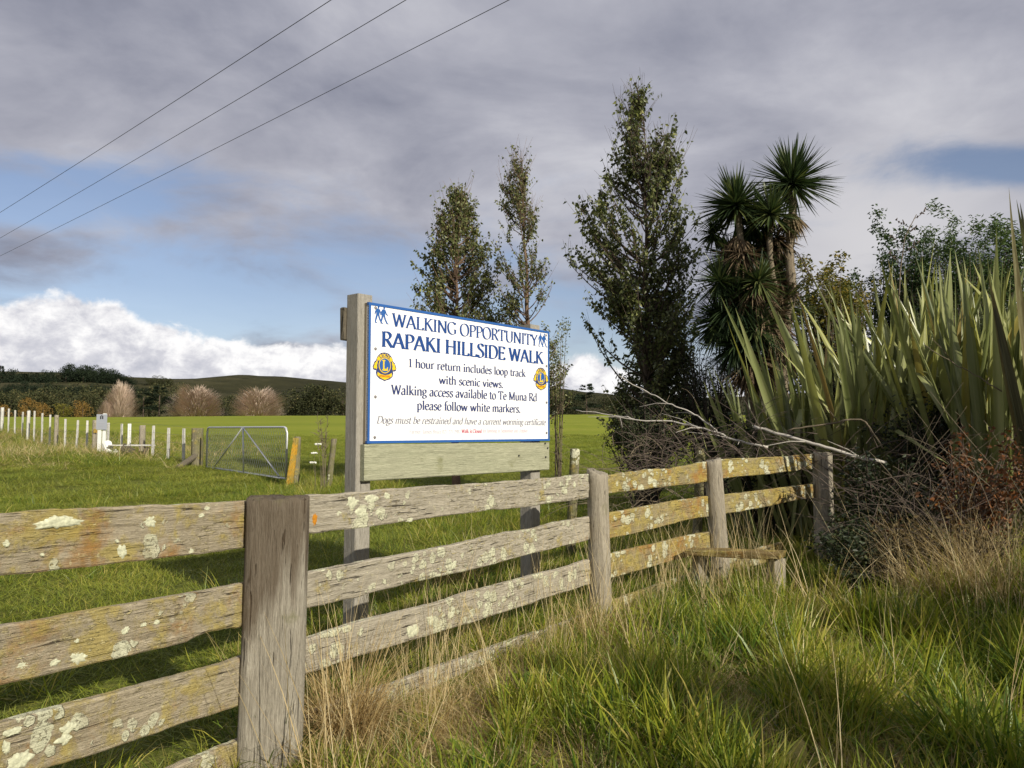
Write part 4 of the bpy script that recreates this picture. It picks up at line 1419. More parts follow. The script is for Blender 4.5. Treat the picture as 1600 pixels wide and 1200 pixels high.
# notice on white posts
yy = 23.5
p = at(159, 660, yy)
ns = thing('marker_sign', (p.x, p.y, gz1(p.x, p.y)), 'small grey notice plate fixed to white posts by the paddock fence', 'sign')
pw = yy / 1200.0
mb = MB()
mb.box((0, 0, 0), (16.5 * pw, 0.012, 24 * pw))
pl = obj('plate', mb, M['plate'], ns, Matrix.Translation(at(159, 659.3, yy)))
mb = MB()
for s in (-1, 1):
    mb.box((0.03 * s, -0.009, 7.0 * pw), (0.035, 0.004, 5 * pw))
mb.box((0, -0.009, 10.0 * pw), (0.03, 0.004, 1.2 * pw))
obj('symbol', mb, M['black'], pl, WM[pl])
mb = MB()
for k in range(4):
    mb.box((0, -0.009, (-1.5 - 2.4 * k) * pw), (9 * pw * (1 - 0.12 * (k % 2)), 0.004, 0.7 * pw))
obj('lettering', mb, M['light_ink'], pl, WM[pl], kind='stuff')
for (px, pyt, w, dy) in ((155.8, 672, 0.10, 0.03), (164, 646, 0.09, 0.06)):
    t_ = at(px, pyt, yy + dy)
    g0 = gz1(t_.x, t_.y)
    mb = MB()
    mb.box((0, 0, (t_.z - g0) / 2), (w, 0.05, t_.z - g0))
    obj('post', mb, M['whitepaint'], ns, Matrix.Translation((t_.x, t_.y, g0)))
# white bent marker sleeve
t_ = at(168, 701, 22.6)
b_ = at(173, 724, 22.4)
mb = MB()
g0 = gz1(b_.x, b_.y)
mb.tube([(b_.x - 0.02, b_.y, g0 - 0.05), ((t_.x + b_.x) / 2 - 0.02, b_.y, g0 + 0.3), (t_.x, t_.y, t_.z)], 0.14, 0.12, n=12)
mb.box((t_.x + 0.1, t_.y, t_.z - 0.05), (0.24, 0.16, 0.07))
mb.box((b_.x + 0.14, b_.y, g0 + 0.05), (0.14, 0.16, 0.12))
o = obj('marker_sleeve', mb, M['whitepaint'], None)
setp(o, 'stubby white painted post stump in front of the grey notice', 'stump')
# little stile in the far fence
yy = 22.3
c_ = at(205, 697, yy)
s2 = thing('fence_stile', (c_.x, c_.y, gz1(c_.x, c_.y)), 'small dark timber stile with plank steps across the far fence', 'stile')
mb = plank_mesh(1.25, 0.04, 0.04, 0.24, 61)
obj('step', mb, M['batten'], s2, Matrix.Translation(at(172, 697, yy)))
mb = plank_mesh(0.80, 0.05, 0.05, 0.24, 62)
obj('step', mb, M['batten_dark'], s2, Matrix.Translation(at(194, 717, yy - 0.25)))
for (px, top) in ((195, 697), (229, 697)):
    t_ = at(px, top, yy)
    g0 = gz1(t_.x, t_.y)
    mb = MB()
    mb.box((0, 0, (t_.z - g0) / 2 - 0.02), (0.13, 0.10, t_.z - g0 - 0.01))
    obj('leg', mb, M['batten_dark'], s2, Matrix.Translation((t_.x, t_.y, g0)))
mb = MB()
mb.box((0, 0, 0), (0.36, 0.04, 0.20))
obj('side_board', mb, M['batten_dark'], s2, Matrix.Translation(at(200, 702, yy - 0.1)) @ Euler((0, 0.5, 0)).to_matrix().to_4x4())
# orange tag on fence post
t_ = at(149, 673, invz(149) - 0.1)
mb = MB()
mb.box((0, 0, 0), (0.12, 0.01, 0.13))
o = obj('orange_tag', mb, M['orange_wood'], None, Matrix.Translation(t_))
setp(o, 'small orange tag on the fence post left of the grey notice', 'tag')

# ------------------------------------------------------------------ power lines
for (x0, y0, x1, y1, H, lab) in ((0, 332, 517, 0, 8.6, 'highest and leftmost of the three overhead power lines'),
                                 (0, 372, 634, 0, 8.6, 'middle one of the three overhead power lines'),
                                 (0, 400, 795, 0, 8.6, 'lowest and rightmost of the three overhead power lines')):
    A0 = at_z(x0, y0, H)
    B0 = at_z(x1, y1, H)
    d = B0 - A0
    pts = []
    for k in range(60):
        t = -1.2 + 4.2 * k / 59
        p = A0 + d * t
        sag = 0.10 * (t * (t - 1))     # hangs a little between the two picture edges
        pts.append((p.x, p.y, p.z + sag))
    mb = MB()
    mb.tube(pts, 0.0065, n=5)
    o = obj('power_line', mb, M['cable'], None, smooth=True)
    setp(o, lab, 'power line', group='power lines')
# ------------------------------------------------------------------ vegetation helpers
def leaves_np(pos, nrm_dirs, length, width, tint, fold=0.25):
    """kite-shaped folded leaves: pos (n,3) stalk end, nrm_dirs (n,3) pointing direction; returns verts, quads split into 2 tris"""
    n = len(pos)
    d = nrm_dirs / np.linalg.norm(nrm_dirs, axis=1, keepdims=True)
    r = rng.normal(size=(n, 3))
    s = np.cross(d, r)
    s /= np.linalg.norm(s, axis=1, keepdims=True) + 1e-9
    u = np.cross(s, d)
    L = length[:, None]
    Wd = width[:, None]
    a = pos
    b = pos + d * L * 0.42 + s * Wd * 0.5 + u * Wd * fold
    c = pos + d * L - u * L * 0.10
    e = pos + d * L * 0.42 - s * Wd * 0.5 + u * Wd * fold
    v = np.stack([a, b, c, e], 1).reshape(-1, 3)
    i = np.arange(n)[:, None] * 4
    f = np.concatenate([i + np.array([[0, 1, 2]]), i + np.array([[0, 2, 3]])], 0)
    return v, f, np.repeat(tint, 4)


def bez(a, b, c, n):
    o_ = []
    for i in range(n + 1):
        t = i / n
        o_.append(a * ((1 - t) ** 2) + b * (2 * t * (1 - t)) + c * (t * t))
    return o_


def add_leaves(name, parent, pos, dirs, ln, wd, tint, mtl, fold=0.25, kind='stuff'):
    pos = np.array(pos, float)
    base = np.array(WM[parent].translation)
    v, f, t = leaves_np(pos - base, np.array(dirs, float), np.array(ln, float), np.array(wd, float), np.array(tint, float), fold)
    me = meshnp(name, v, f, t)
    me.materials.append(mtl)
    o = bpy.data.objects.new(name, me)
    place(o, parent, Matrix.Translation(Vector(base)))
    if kind:
        o['kind'] = kind
    return o


def upright_tree(label, px_base, Yd, top_px, prof, nbr, twigs, lpt, lsize, bark, lmat, trunk_r, bend=(0, 0), sparse=None, group=None, bare=0.12, trunk_from=0.0, drop=0.35):
    """narrow tree of rising branches. prof: (photo y, photo x left, photo x right) outline read at distance Yd"""
    s = Yd / 1200.0
    ytop = prof[0][0]
    zs = np.array([at(px_base, p[0], Yd).z for p in prof])
    cx = at(px_base, 650, Yd).x
    rl = np.array([cx - at(p[1], p[0], Yd).x for p in prof]) * 1.06
    rr_ = np.array([at(p[2], p[0], Yd).x - cx for p in prof]) * 1.06
    order = np.argsort(zs)
    zs, rl, rr_ = zs[order], rl[order], rr_[order]
    zs = zs - 0.30 * (zs - zs[0]) / (zs[-1] - zs[0])
    g0 = gz1(cx, Yd)
    t = thing('tree', (cx, Yd, g0), label, 'tree', group)
    ztop = zs[-1]
    H = ztop - g0

    def axis(z):
        q = (z - g0) / H
        return Vector((cx + bend[0] * q * q, Yd + bend[1] * q, z))
    mb = MB()
    pts = [axis(g0 - 0.2 + (H * 0.93 + 0.2) * i / 22) + Vector((0.02 * math.sin(i * 1.3), 0.02 * math.cos(i * 0.9), 0)) for i in range(23)]
    mb.tube(pts, trunk_r, 0.008, n=9)
    obj('trunk', mb, bark, t, smooth=True)
    br = MB()
    pos, dirs, tin = [], [], []
    lo = zs[0]
    w = np.interp(np.linspace(0, 1, 40), np.linspace(0, 1, 40), np.ones(40))
    tries = 0
    while tries < nbr:
        tries += 1
        z = lo + (ztop - lo) * (random.random() ** 0.92)
        Lr, Rr = np.interp(z, zs, rl), np.interp(z, zs, rr_)
        phi = random.uniform(0, 2 * PI)
        k = (1 - math.cos(phi)) / 2
        Rm = Lr * k + Rr * (1 - k)
        Rd = (abs(Lr) + abs(Rr)) / 2
        ex = math.cos(phi) * (Lr if math.cos(phi) < 0 else Rr)
        ey = math.sin(phi) * Rd
        q = random.uniform(0.25, 1.0) ** 0.45
        if hnoise(z * 2.2, phi * 1.3, 0, int(px_base)) < -0.16 and q > 0.32:
            continue
        tip = axis(z) + Vector((ex * q, ey * q, 0))
        rad = math.hypot(ex * q, ey * q)
        z0 = max(g0 + 0.25 * H * trunk_from + 0.1, z - rad * random.uniform(0.35, 1.25) - 0.12)
        a = axis(z0)
        mid = a.lerp(tip, 0.55)
        mid.z = a.z + (tip.z - a.z) * 0.25
        P_ = bez(a, mid, tip, 7)
        br.tube(P_, 0.008 + 0.012 * min(1, rad), 0.004, n=4, caps=False)
        sp = sparse(tip.x - cx, z, (z - lo) / (ztop - lo)) if sparse else 1.0
        for _ in range(twigs):
            f = random.uniform(0.50, 1.0)
            st_ = P_[min(6, int(f * 7))].lerp(P_[min(7, int(f * 7) + 1)], random.random())
            up = random.uniform(0.15, 0.42)
            hn = (z - lo) / (ztop - lo)
            barep = hn > 0.72 and random.random() < bare * 4 or random.random() < bare
            if barep:
                up *= 1.5
            dr = Vector((random.gauss(0, 0.35) + ex * 0.25, random.gauss(0, 0.35), 1.0)).normalized()
            en = st_ + dr * up
            br.tube([st_, st_.lerp(en, 0.5) + Vector((random.gauss(0, .012), random.gauss(0, .012), 0)), en], 0.0035, 0.0015, n=3, caps=False)
            nl = int(lpt * sp * (0.18 if barep else 1.0) * random.uniform(0.5, 1.5))
            for _k in range(nl):
                g = random.random()
                p = st_.lerp(en, g)
                pos.append((p.x + random.gauss(0, 0.02), p.y + random.gauss(0, 0.02), p.z + random.gauss(0, 0.02)))
                a_ = random.uniform(0, 2 * PI)
                dirs.append((math.cos(a_), math.sin(a_), -random.uniform(0.1, 1.0 + drop * 2)))
                tin.append(min(1, max(0, random.gauss(0.42, 0.24))))
    obj('branches', br, bark, t, kind='stuff')
    n = len(pos)
    ln = rng.uniform(0.7, 1.2, n) * lsize
    add_leaves('foliage', t, pos, dirs, ln, ln * rng.uniform(0.5, 0.7, n), tin, lmat)
    return t


def bush(label, name, center, rad, nstem, nleaf, lsize, bark, lmat, cat='bush', group=None, lw=0.5, lumps=7, flat=0.0, twig_r=0.004, shoots=0, tint=0.45, wide=False, foot=None, droop=0.3, clump=0.30, kind_leaf='stuff'):
    cx, cy, cz = center
    g0 = gz1(cx, cy) if foot is None else foot
    t = thing(name, (cx, cy, g0), label, cat, group)
    br = MB()
    pos, dirs, tin = [], [], []
    L = []
    for i in range(lumps):
        while True:
            v = Vector((random.uniform(-1, 1), random.uniform(-1, 1), random.uniform(-1, 1)))
            if 0.2 < v.length < 0.85:
                break
        L.append((Vector((cx + v.x * rad[0], cy + v.y * rad[1], cz + v.z * rad[2])), random.uniform(clump * 0.7, clump * 1.4)))
    tips = []
    for i in range(nstem):
        c_, q = random.choice(L)
        v = Vector((random.gauss(0, 1), random.gauss(0, 1), random.gauss(0, 1))).normalized() * random.random() ** 0.4
        tip = c_ + Vector((v.x * rad[0], v.y * rad[1], v.z * rad[2])) * q
        a = Vector((cx + random.uniform(-.25, .25) * rad[0], cy + random.uniform(-.25, .25) * rad[1], g0))
        mid = a.lerp(tip, 0.6)
        mid.z += (tip.z - a.z) * 0.15
        P_ = bez(a, mid, tip, 6)
        br.tube(P_, twig_r * 3, twig_r * 0.6, n=4, caps=False)
        tips.append(P_)
    for i in range(shoots):
        P0_ = random.choice(tips)[-1]
        en = P0_ + Vector((random.gauss(0, .25), random.gauss(0, .25), random.uniform(.5, 1.0))) * (rad[2] * 0.5)
        br.tube([P0_, P0_.lerp(en, .5) + Vector((.02, .02, 0)), en], twig_r, twig_r * .4, n=3, caps=False)
        tips.append([P0_, P0_.lerp(en, .25), P0_.lerp(en, .5), P0_.lerp(en, .75), en, en, en])
    for i in range(nleaf):
        P_ = tips[int(random.random() * len(tips))]
        f = random.random() ** 0.6 * 5.99
        j = int(f)
        p = P_[j].lerp(P_[j + 1], f - j) + Vector((random.gauss(0, 1), random.gauss(0, 1), random.gauss(0, 1))) * (0.10 * (rad[0] + rad[2]) * clump)
        pos.append(tuple(p))
        a_ = random.uniform(0, 2 * PI)
        dirs.append((math.cos(a_), math.sin(a_), random.uniform(-1, 0.8) - droop))
        tin.append(min(1, max(0, random.gauss(tint, 0.22))))
    obj('branches', br, bark, t, kind='stuff')
    ln = rng.uniform(0.6, 1.25, nleaf) * lsize
    add_leaves('foliage', t, pos, dirs, ln, ln * lw * rng.uniform(0.8, 1.2, nleaf), tin, lmat, kind=kind_leaf)
    return t


# ------------------------------------------------------------------ the three narrow trees behind the sign
upright_tree('tallest narrow tree with glossy drooping leaves, right of the big sign', 1012, 12.0, 125,
             [(125, 1006, 1020), (145, 975, 1045), (165, 964, 1052), (210, 956, 1062), (255, 945, 1066), (290, 900, 1060), (310, 885, 1092), (360, 880, 1095), (400, 886, 1097), (420, 935, 1097), (466, 940, 1095), (480, 903, 1095), (510, 906, 1092), (525, 955, 1092), (600, 958, 1085), (660, 955, 1085), (700, 965, 1090)],
             540, 8, 10, 0.076, M['bark_dark'], M['leaf_poplar'], 0.085, bare=0.14)
upright_tree('broad-based narrow tree standing directly behind the top of the big sign', 712, 15.0, 283,
             [(283, 706, 722), (300, 690, 738), (330, 680, 750), (370, 664, 762), (400, 655, 782), (450, 648, 790), (490, 645, 800), (540, 655, 800), (600, 670, 790)],
             430, 7, 10, 0.074, M['bark'], M['leaf_poplar'], 0.09, bare=0.06)
upright_tree('thin sparse tree with visible reddish trunk rising behind the sign', 829, 15.5, 230,
             [(230, 813, 828), (260, 798, 838), (300, 790, 842), (340, 782, 848), (400, 778, 858), (440, 776, 868), (470, 780, 872), (500, 770, 885), (540, 800, 880), (590, 815, 893), (640, 820, 890)],
             280, 6, 9, 0.066, M['bark'], M['leaf_poplar'], 0.085, bend=(-0.20, 0), bare=0.12)

# ------------------------------------------------------------------ cabbage tree
CY = 10.6
ct = thing('cabbage_tree', tuple([at(1190, 650, CY).x, CY, gz1(at(1190, 650, CY).x, CY)]), 'cabbage tree with several spiky heads on bare curving trunks', 'tree')
for pts_px, r0, r1 in (([(1215, 690), (1225, 560), (1236, 455), (1233, 400), (1237, 350), (1238, 300)], 0.075, 0.055), ([(1205, 690), (1208, 560), (1212, 470), (1205, 420), (1203, 380), (1206, 335)], 0.055, 0.038),
                       ([(1180, 690), (1182, 560), (1172, 450), (1160, 390), (1152, 330)], 0.06, 0.042), ([(1190, 600), (1160, 520), (1150, 480)], 0.06, 0.05), ([(1195, 600), (1215, 520), (1225, 480)], 0.05, 0.04)):
    mb = MB()
    P_ = [at(x, y, CY + random.uniform(-.12, .12)) for x, y in pts_px]
    P_[0].z = gz1(P_[0].x, P_[0].y) - 0.1
    flat = []
    for p in P_:
        flat += [p.x, p.z]
    sm = catmull(flat, n=5)
    yy = np.interp(np.linspace(0, 1, len(sm)), np.linspace(0, 1, len(P_)), [p.y for p in P_])
    mb.tube([(a.x, b, a.y) for a, b in zip(sm, yy)], r0, r1, n=10)
    mb.v = [(x + 0.008 * hnoise(z * 14, x * 9), y + 0.008 * hnoise(z * 12, x * 9, 3), z) for x, y, z in mb.v]
    obj('trunk', mb, M['bark_pale'], ct, smooth=True)


def sword_head(px, py, rad_px, n, down, Yo=0.0, mt='cabbage', tint=0.45, w=0.030, parent=ct, name='leaf_head', up=0.0):
    c = at(px, py, CY + Yo)
    L0 = rad_px * 1.08 / 1200.0 * CY
    n = int(n * 1.9)
    vs, fs, tn = [], [], []
    for i in range(n):
        u = random.random()
        th = (0.02 + 0.98 * u) ** 0.75 * down           # polar angle from straight up
        ph = random.uniform(0, 2 * PI)
        d = Vector((math.sin(th) * math.cos(ph), math.sin(th) * math.sin(ph), math.cos(th) + up)).normalized()
        L = L0 * random.uniform(0.75, 1.15)
        s = d.cross(Vector((random.gauss(0, .3), random.gauss(0, .3), 1))).normalized()
        nn = s.cross(d)
        b = len(vs)
        droop = random.uniform(0.02, 0.16) * L * math.sin(th) + (0.15 * L if random.random() < 0.12 else 0)
        ti = min(1, max(0, random.gauss(tint, 0.25)))
        for k, (q, wq) in enumerate(((0.03, 0.5), (0.3, 1.0), (0.65, 0.8), (1.0, 0.04))):
            p = c + d * L * q - Vector((0, 0, droop * q * q))
            for sg_ in (-1, 0, 1):
                vs.append(tuple(p + s * (sg_ * w * wq / 2) + nn * ((0.22 * w * wq) if sg_ else 0)))
                tn.append(ti)
        for k in range(3):
            for j in range(2):
                fs.append((b + 3 * k + j, b + 3 * k + j + 1, b + 3 * k + 4 + j, b + 3 * k + 3 + j))
    mb = MB()
    mb.v, mb.f, mb.t = vs, fs, tn
    obj(name, mb, M[mt], parent, kind='stuff')


sword_head(1238, 288, 68, 210, R(125))
sword_head(1150, 322, 62, 200, R(128))
sword_head(1204, 335, 48, 130, R(130), Yo=-0.25, tint=0.6)
sword_head(1140, 400, 50, 110, R(150), Yo=0.2)
sword_head(1150, 475, 66, 230, R(150), Yo=0.0, tint=0.3)
sword_head(1125, 440, 48, 110, R(150), Yo=-0.1, tint=0.35)
sword_head(1222, 478, 55, 140, R(135), Yo=0.15, tint=0.6)
sword_head(1185, 440, 45, 110, R(140), Yo=-0.3, tint=0.7)
sword_head(1180, 515, 50, 120, R(150), Yo=-0.2, tint=0.45)
sword_head(1128, 500, 58, 200, R(160), Yo=0.1, tint=0.2)
sword_head(1150, 540, 55, 160, R(160), Yo=-0.1, tint=0.2)
sword_head(1115, 365, 30, 60, R(160), Yo=0.3, tint=0.3)
sword_head(1172, 352, 44, 110, R(170), Yo=0.15, tint=0.3)
sword_head(1190, 385, 48, 120, R(170), Yo=0.15, tint=0.25)
sword_head(1215, 420, 42, 90, R(170), Yo=0.25, tint=0.35)
for (hx_, hy_, hr_, ho_) in ((1160, 395, 45, -0.1), (1178, 450, 50, -0.2), (1212, 372, 40, 0.1), (1220, 440, 45, 0.1), (1150, 440, 48, 0.0), (1208, 520, 50, 0.0), (1228, 540, 50, 0.1)):
    sword_head(hx_, hy_, hr_, 120, R(178), mt='cabbage_dead', name='dead_leaf_skirt', up=-0.9, tint=0.25, Yo=ho_)
sword_head(1236, 330, 42, 90, R(178), mt='cabbage_dead', name='dead_leaf_skirt', up=-1.4, tint=0.8)
sword_head(1152, 365, 42, 110, R(178), mt='cabbage_dead', name='dead_leaf_skirt', up=-1.4)
sword_head(1200, 395, 50, 150, R(178), mt='cabbage_dead', name='dead_leaf_skirt', up=-0.9, Yo=0.25, tint=0.3)
sword_head(1165, 430, 55, 170, R(178), mt='cabbage_dead', name='dead_leaf_skirt', up=-0.8, Yo=0.1, tint=0.35)
sword_head(1195, 490, 60, 220, R(178), mt='cabbage_dead', name='dead_leaf_skirt', up=-0.8, tint=0.3)
sword_head(1175, 560, 60, 200, R(178), mt='cabbage_dead', name='dead_leaf_skirt', up=-1.0, tint=0.2)

# ------------------------------------------------------------------ shrubs behind and among
def px_bush(label, name, px, py, Yd, wpx, hpx, depth, nstem, nleaf, lsize, bark, lmat, **kw):
    c = at(px, py, Yd)
    s = Yd / 1200.0
    return bush(label, name, (c.x, c.y, c.z), (wpx / 2 * s, depth / 2, hpx / 2 * s), nstem, nleaf, lsize, bark, lmat, **kw)


px_bush('dark small-leaved shrub filling the gap under the cabbage tree', 'shrub', 1110, 595, 11.6, 150, 190, 1.6, 150, 7500, 0.045, M['twig_dark'], M['leaf_dark'], lumps=16, clump=0.42)
px_bush('low dark shrub at the foot of the tallest tree', 'shrub', 1010, 655, 11.3, 130, 110, 1.2, 110, 6000, 0.045, M['twig_dark'], M['leaf_dark'], lumps=12, clump=0.45, tint=0.55)
px_bush('yellow and green autumn shrub right of the cabbage tree', 'shrub', 1300, 470, 12.0, 150, 130, 2.0, 150, 14000, 0.065, M['twig_brown'], M['leaf_yellow'], lumps=14, clump=0.38, shoots=20, tint=0.4)
px_bush('dark green leafy tree top showing above the middle of the flax', 'small_tree', 1392, 450, 12.5, 140, 150, 2.4, 160, 17000, 0.065, M['twig_brown'], M['leaf_feather'], cat='tree', lumps=16, clump=0.36, shoots=26, tint=0.35)
px_bush('feathery green tree rising behind the flax at the right edge', 'feathery_tree', 1525, 410, 12.0, 175, 165, 3.0, 210, 26000, 0.075, M['twig_brown'], M['leaf_feather'], cat='tree', lumps=20, clump=0.34, shoots=50, lw=0.32, tint=0.6)
px_bush('dark foliage added low behind the flax leaves to stand in for shade', 'shrub', 1330, 590, 10.4, 260, 200, 1.2, 160, 9000, 0.06, M['twig_dark'], M['leaf_dark'], lumps=18, clump=0.4, tint=0.2)  # added filler; dark leaves stand in for the shade inside the flax
px_bush('dark foliage added behind the right part of the flax to stand in for shade', 'shrub', 1530, 560, 9.8, 240, 240, 1.2, 160, 9000, 0.06, M['twig_dark'], M['leaf_dark'], lumps=18, clump=0.4, tint=0.2)  # same dark filler, in place of shade behind the right flax
px_bush('thin leggy shrub with fine twigs behind the sign\'s right post', 'shrub', 872, 560, 14.6, 46, 120, 0.8, 16, 700, 0.05, M['twig_brown'], M['leaf_poplar'], lumps=7, clump=0.4, shoots=12, twig_r=0.0025)

# tall seed-pod stalk above the flax
sb = thing('seed_stalk', tuple(at(1408, 600, 9.2)), 'tall thin stalk with dark hanging seed pods above the flax', 'plant')
mb = MB()
P_ = [at(1400, 640, 9.2), at(1403, 500, 9.2), at(1407, 420, 9.2), at(1414, 370, 9.2), at(1432, 335, 9.2)]
mb.tube(P_, 0.012, 0.004, n=6)
st_obj = obj('stalk', mb, M['twig_brown'], sb, smooth=True)
for (x, y, side) in ((1405, 410, -1), (1410, 395, 1), (1412, 380, -1), (1416, 366, 1), (1421, 355, -1), (1428, 342, 1)):
    mb = MB()
    a = at(x, y, 9.2)
    b = a + Vector((side * 0.14, random.uniform(-.1, .1), 0.10))
    mb.tube([a, a.lerp(b, .6) + Vector((0, 0, -.01)), b], 0.004, 0.002, n=4)
    for k in range(4):
        q = a.lerp(b, 0.4 + 0.2 * k)
        e = q + Vector((random.uniform(-.02, .05), random.uniform(-.03, .03), random.uniform(-.03, .06)))
        mb.tube([q, q.lerp(e, .5), e], 0.012, 0.004, n=5)
    obj('pod_cluster', mb, M['twig_dark'], sb)

# ------------------------------------------------------------------ flax
def flax_leaf_mesh(seed, bendf, brk=False):
    """one sword leaf of unit length along +Z, folded lengthwise, bowing towards +X"""
    rs = random.Random(seed)
    n = 11
    vs, fs, tn = [], [], []
    w = 1.0
    tw = rs.uniform(-0.8, 0.8)
    for i in range(n + 1):
        t = i / n
        wd = (0.35 + 0.65 * min(1, t / 0.35)) * (1 - max(0, (t - 0.55) / 0.45) ** 1.6)
        wd = max(wd, 0.015) * 0.5
        x = bendf * t ** 2.2
        z = t - 0.25 * bendf * bendf * t ** 3
        if brk and t > 0.62:
            k = (t - 0.62)
            x = bendf * 0.62 ** 2.2 + k * 0.85
            z = 0.62 - k * 0.45
        a = tw * t
        c, s = math.cos(a), math.sin(a)
        fold = 0.30 * (1 - 0.5 * t)
        for sg_, dep in ((-1, fold), (-0.5, fold * 0.45), (0, 0), (0.5, fold * 0.45), (1, fold)):
            vs.append((sg_ * wd * s * 0.05 + x + dep * wd * 0.05 * 1.6 * c, sg_ * wd * c * 0.05 * 1.0, z))
            tn.append(0.0)
    k5 = 5
    for i in range(n):
        for j in range(4):
            fs.append((i * k5 + j, i * k5 + j + 1, (i + 1) * k5 + j + 1, (i + 1) * k5 + j))
    return vs, fs


FL = []
for i in range(36):
    bf = [0.02, 0.06, 0.12, 0.20, 0.35, 0.08][i % 6]
    vs, fs = flax_leaf_mesh(i, bf, brk=(i % 12 == 4))
    mb = MB()
    # broaden: unit width 0.05 factor above is per metre; tint differs per variant
    ti = [0.30, 0.45, 0.62, 0.75, 0.55, 0.90, 0.20, 0.50, 0.68, 0.40, 0.80, 0.60][i % 12] + random.uniform(-.06, .06)
    mb.add(vs, fs, ti)
    me = mb.mesh('flax_leaf', smooth=True)
    FL.append(me)
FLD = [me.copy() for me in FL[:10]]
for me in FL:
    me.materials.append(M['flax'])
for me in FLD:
    me.materials.append(M['flax_shaded'])


def flax(px, Yd, top_px, n, spreadx, label, dark=False, lean=0.0, base_drop=0.0, tilt=0.44, wid=1.0):
    x = at(px, 680, Yd).x
    g0 = gz1(x, Yd)
    Hh = at(px, top_px, Yd).z - g0
    t = thing('flax_plant', (x, Yd, g0), label, 'flax plant', 'flax plants in the bank on the right')
    for i in range(int(n * 1.15)):
        me = random.choice(FLD if dark else FL)
        o = bpy.data.objects.new('leaf', me)
        bx = random.gauss(0, 0.17 * spreadx)
        by = random.gauss(0, 0.12 * spreadx)
        out_ = bx * 0.5 / max(0.17 * spreadx, 1e-3) * tilt * 0.5 + random.gauss(0, tilt * 0.45) + lean
        fwd = random.gauss(0, tilt * 0.35)
        Ls = Hh * random.uniform(0.62, 1.03) / max(0.6, math.cos(out_))
        # the face of a leaf mostly turns to the viewer's side or away, fan by fan
        yaw = random.choice((PI / 2, -PI / 2, PI / 2, -PI / 2, 0)) + random.gauss(0, 0.6)
        wsc = random.uniform(1.15, 2.0) * wid / 1.0
        out_ = max(-0.50, min(0.55, out_))
        mw = Matrix.Translation((x + bx, Yd + by, g0 - 0.05)) @ Matrix.Rotation(out_, 4, 'Y') @ Matrix.Rotation(-fwd, 4, 'X') @ Matrix.Rotation(yaw, 4, 'Z') @ Matrix.Diagonal((Ls, wsc, Ls, 1))
        place(o, t, mw)
    return t


flax(1200, 8.9, 590, 30, 1.2, 'leftmost flax plant, short leaves fanning out over dead twigs', lean=-0.08, tilt=0.34)
flax(1265, 8.6, 530, 40, 1.3, 'flax plant with yellow-green upright leaves right of the cabbage tree foot', lean=-0.04, tilt=0.32)
flax(1322, 8.4, 485, 46, 1.3, 'pale green flax plant third from the left with broad upright leaves')
flax(1385, 8.2, 440, 50, 1.2, 'flax plant in the middle of the bank below the seed stalk')
flax(1440, 8.5, 395, 50, 1.2, 'tall flax plant whose pale leaf tip stands highest left of the feathery tree', tilt=0.22)
flax(1495, 8.2, 430, 50, 1.2, 'flax plant right of the tallest pale leaf, crowded with grey-green blades')
flax(1550, 7.8, 400, 50, 1.2, 'tall flax plant close to the right edge under the feathery tree')
flax(1612, 7.6, 410, 46, 1.3, 'flax plant cut by the right edge of the picture')
flax(1590, 7.2, 365, 40, 1.0, 'highest standing flax plant at the right edge, its tips above the feathery tree foot', tilt=0.2)
flax(1245, 9.8, 560, 28, 1.3, 'shorter flax plant half hidden between the front plants and cabbage tree')
flax(1470, 9.6, 400, 44, 1.4, 'flax plant standing in the back row right of the seed stalk')
flax(1350, 9.6, 455, 40, 1.4, 'flax plant standing in the back row left of the seed stalk')
flax(1570, 9.4, 390, 44, 1.4, 'flax plant in the back row under the feathery tree')
flax(1665, 6.3, 318, 14, 0.7, 'nearest flax plant, shade put into its leaf colour, leaning in from the right edge', dark=True, lean=-0.10, tilt=0.14, wid=1.0)
flax(1700, 7.0, 380, 40, 1.4, 'flax plant just outside the right edge')

# ------------------------------------------------------------------ fallen branches and dead tangle
def branch3(label, pts, r0, r1, mtl, sub=True, name='fallen_branch'):
    P_ = [at(*p) for p in pts]
    fx, fy, fz = [], [], []
    a1 = catmull([v for p in P_ for v in (p.x, p.y)], n=6)
    a2 = catmull([v for p in P_ for v in (p.z, 0.0)], n=6)
    line_ = [Vector((a.x, a.y, b.x)) for a, b in zip(a1, a2)]
    line_ = [p + Vector((0, 0, 0.012 * hnoise(i * 0.9, r0 * 1000))) for i, p in enumerate(line_)]
    mb = MB()
    mb.tube(line_, r0, r1, n=8)
    o = obj(name, mb, mtl, None, smooth=True)
    setp(o, label, 'branch')
    if sub:
        base = Matrix(WM[o])
        for k in range(sub if isinstance(sub, int) else 3):
            i = random.randrange(2, len(line_) - 2)
            p = line_[i]
            d = Vector((random.uniform(-.5, .1), random.uniform(-.2, .2), random.uniform(-.12, .25)))
            mb = MB()
            mb.tube([p, p + d * 0.4 + Vector((0, 0, .02)), p + d], 0.006, 0.002, n=4)
            obj('side_twig', mb, mtl, o)
    return o


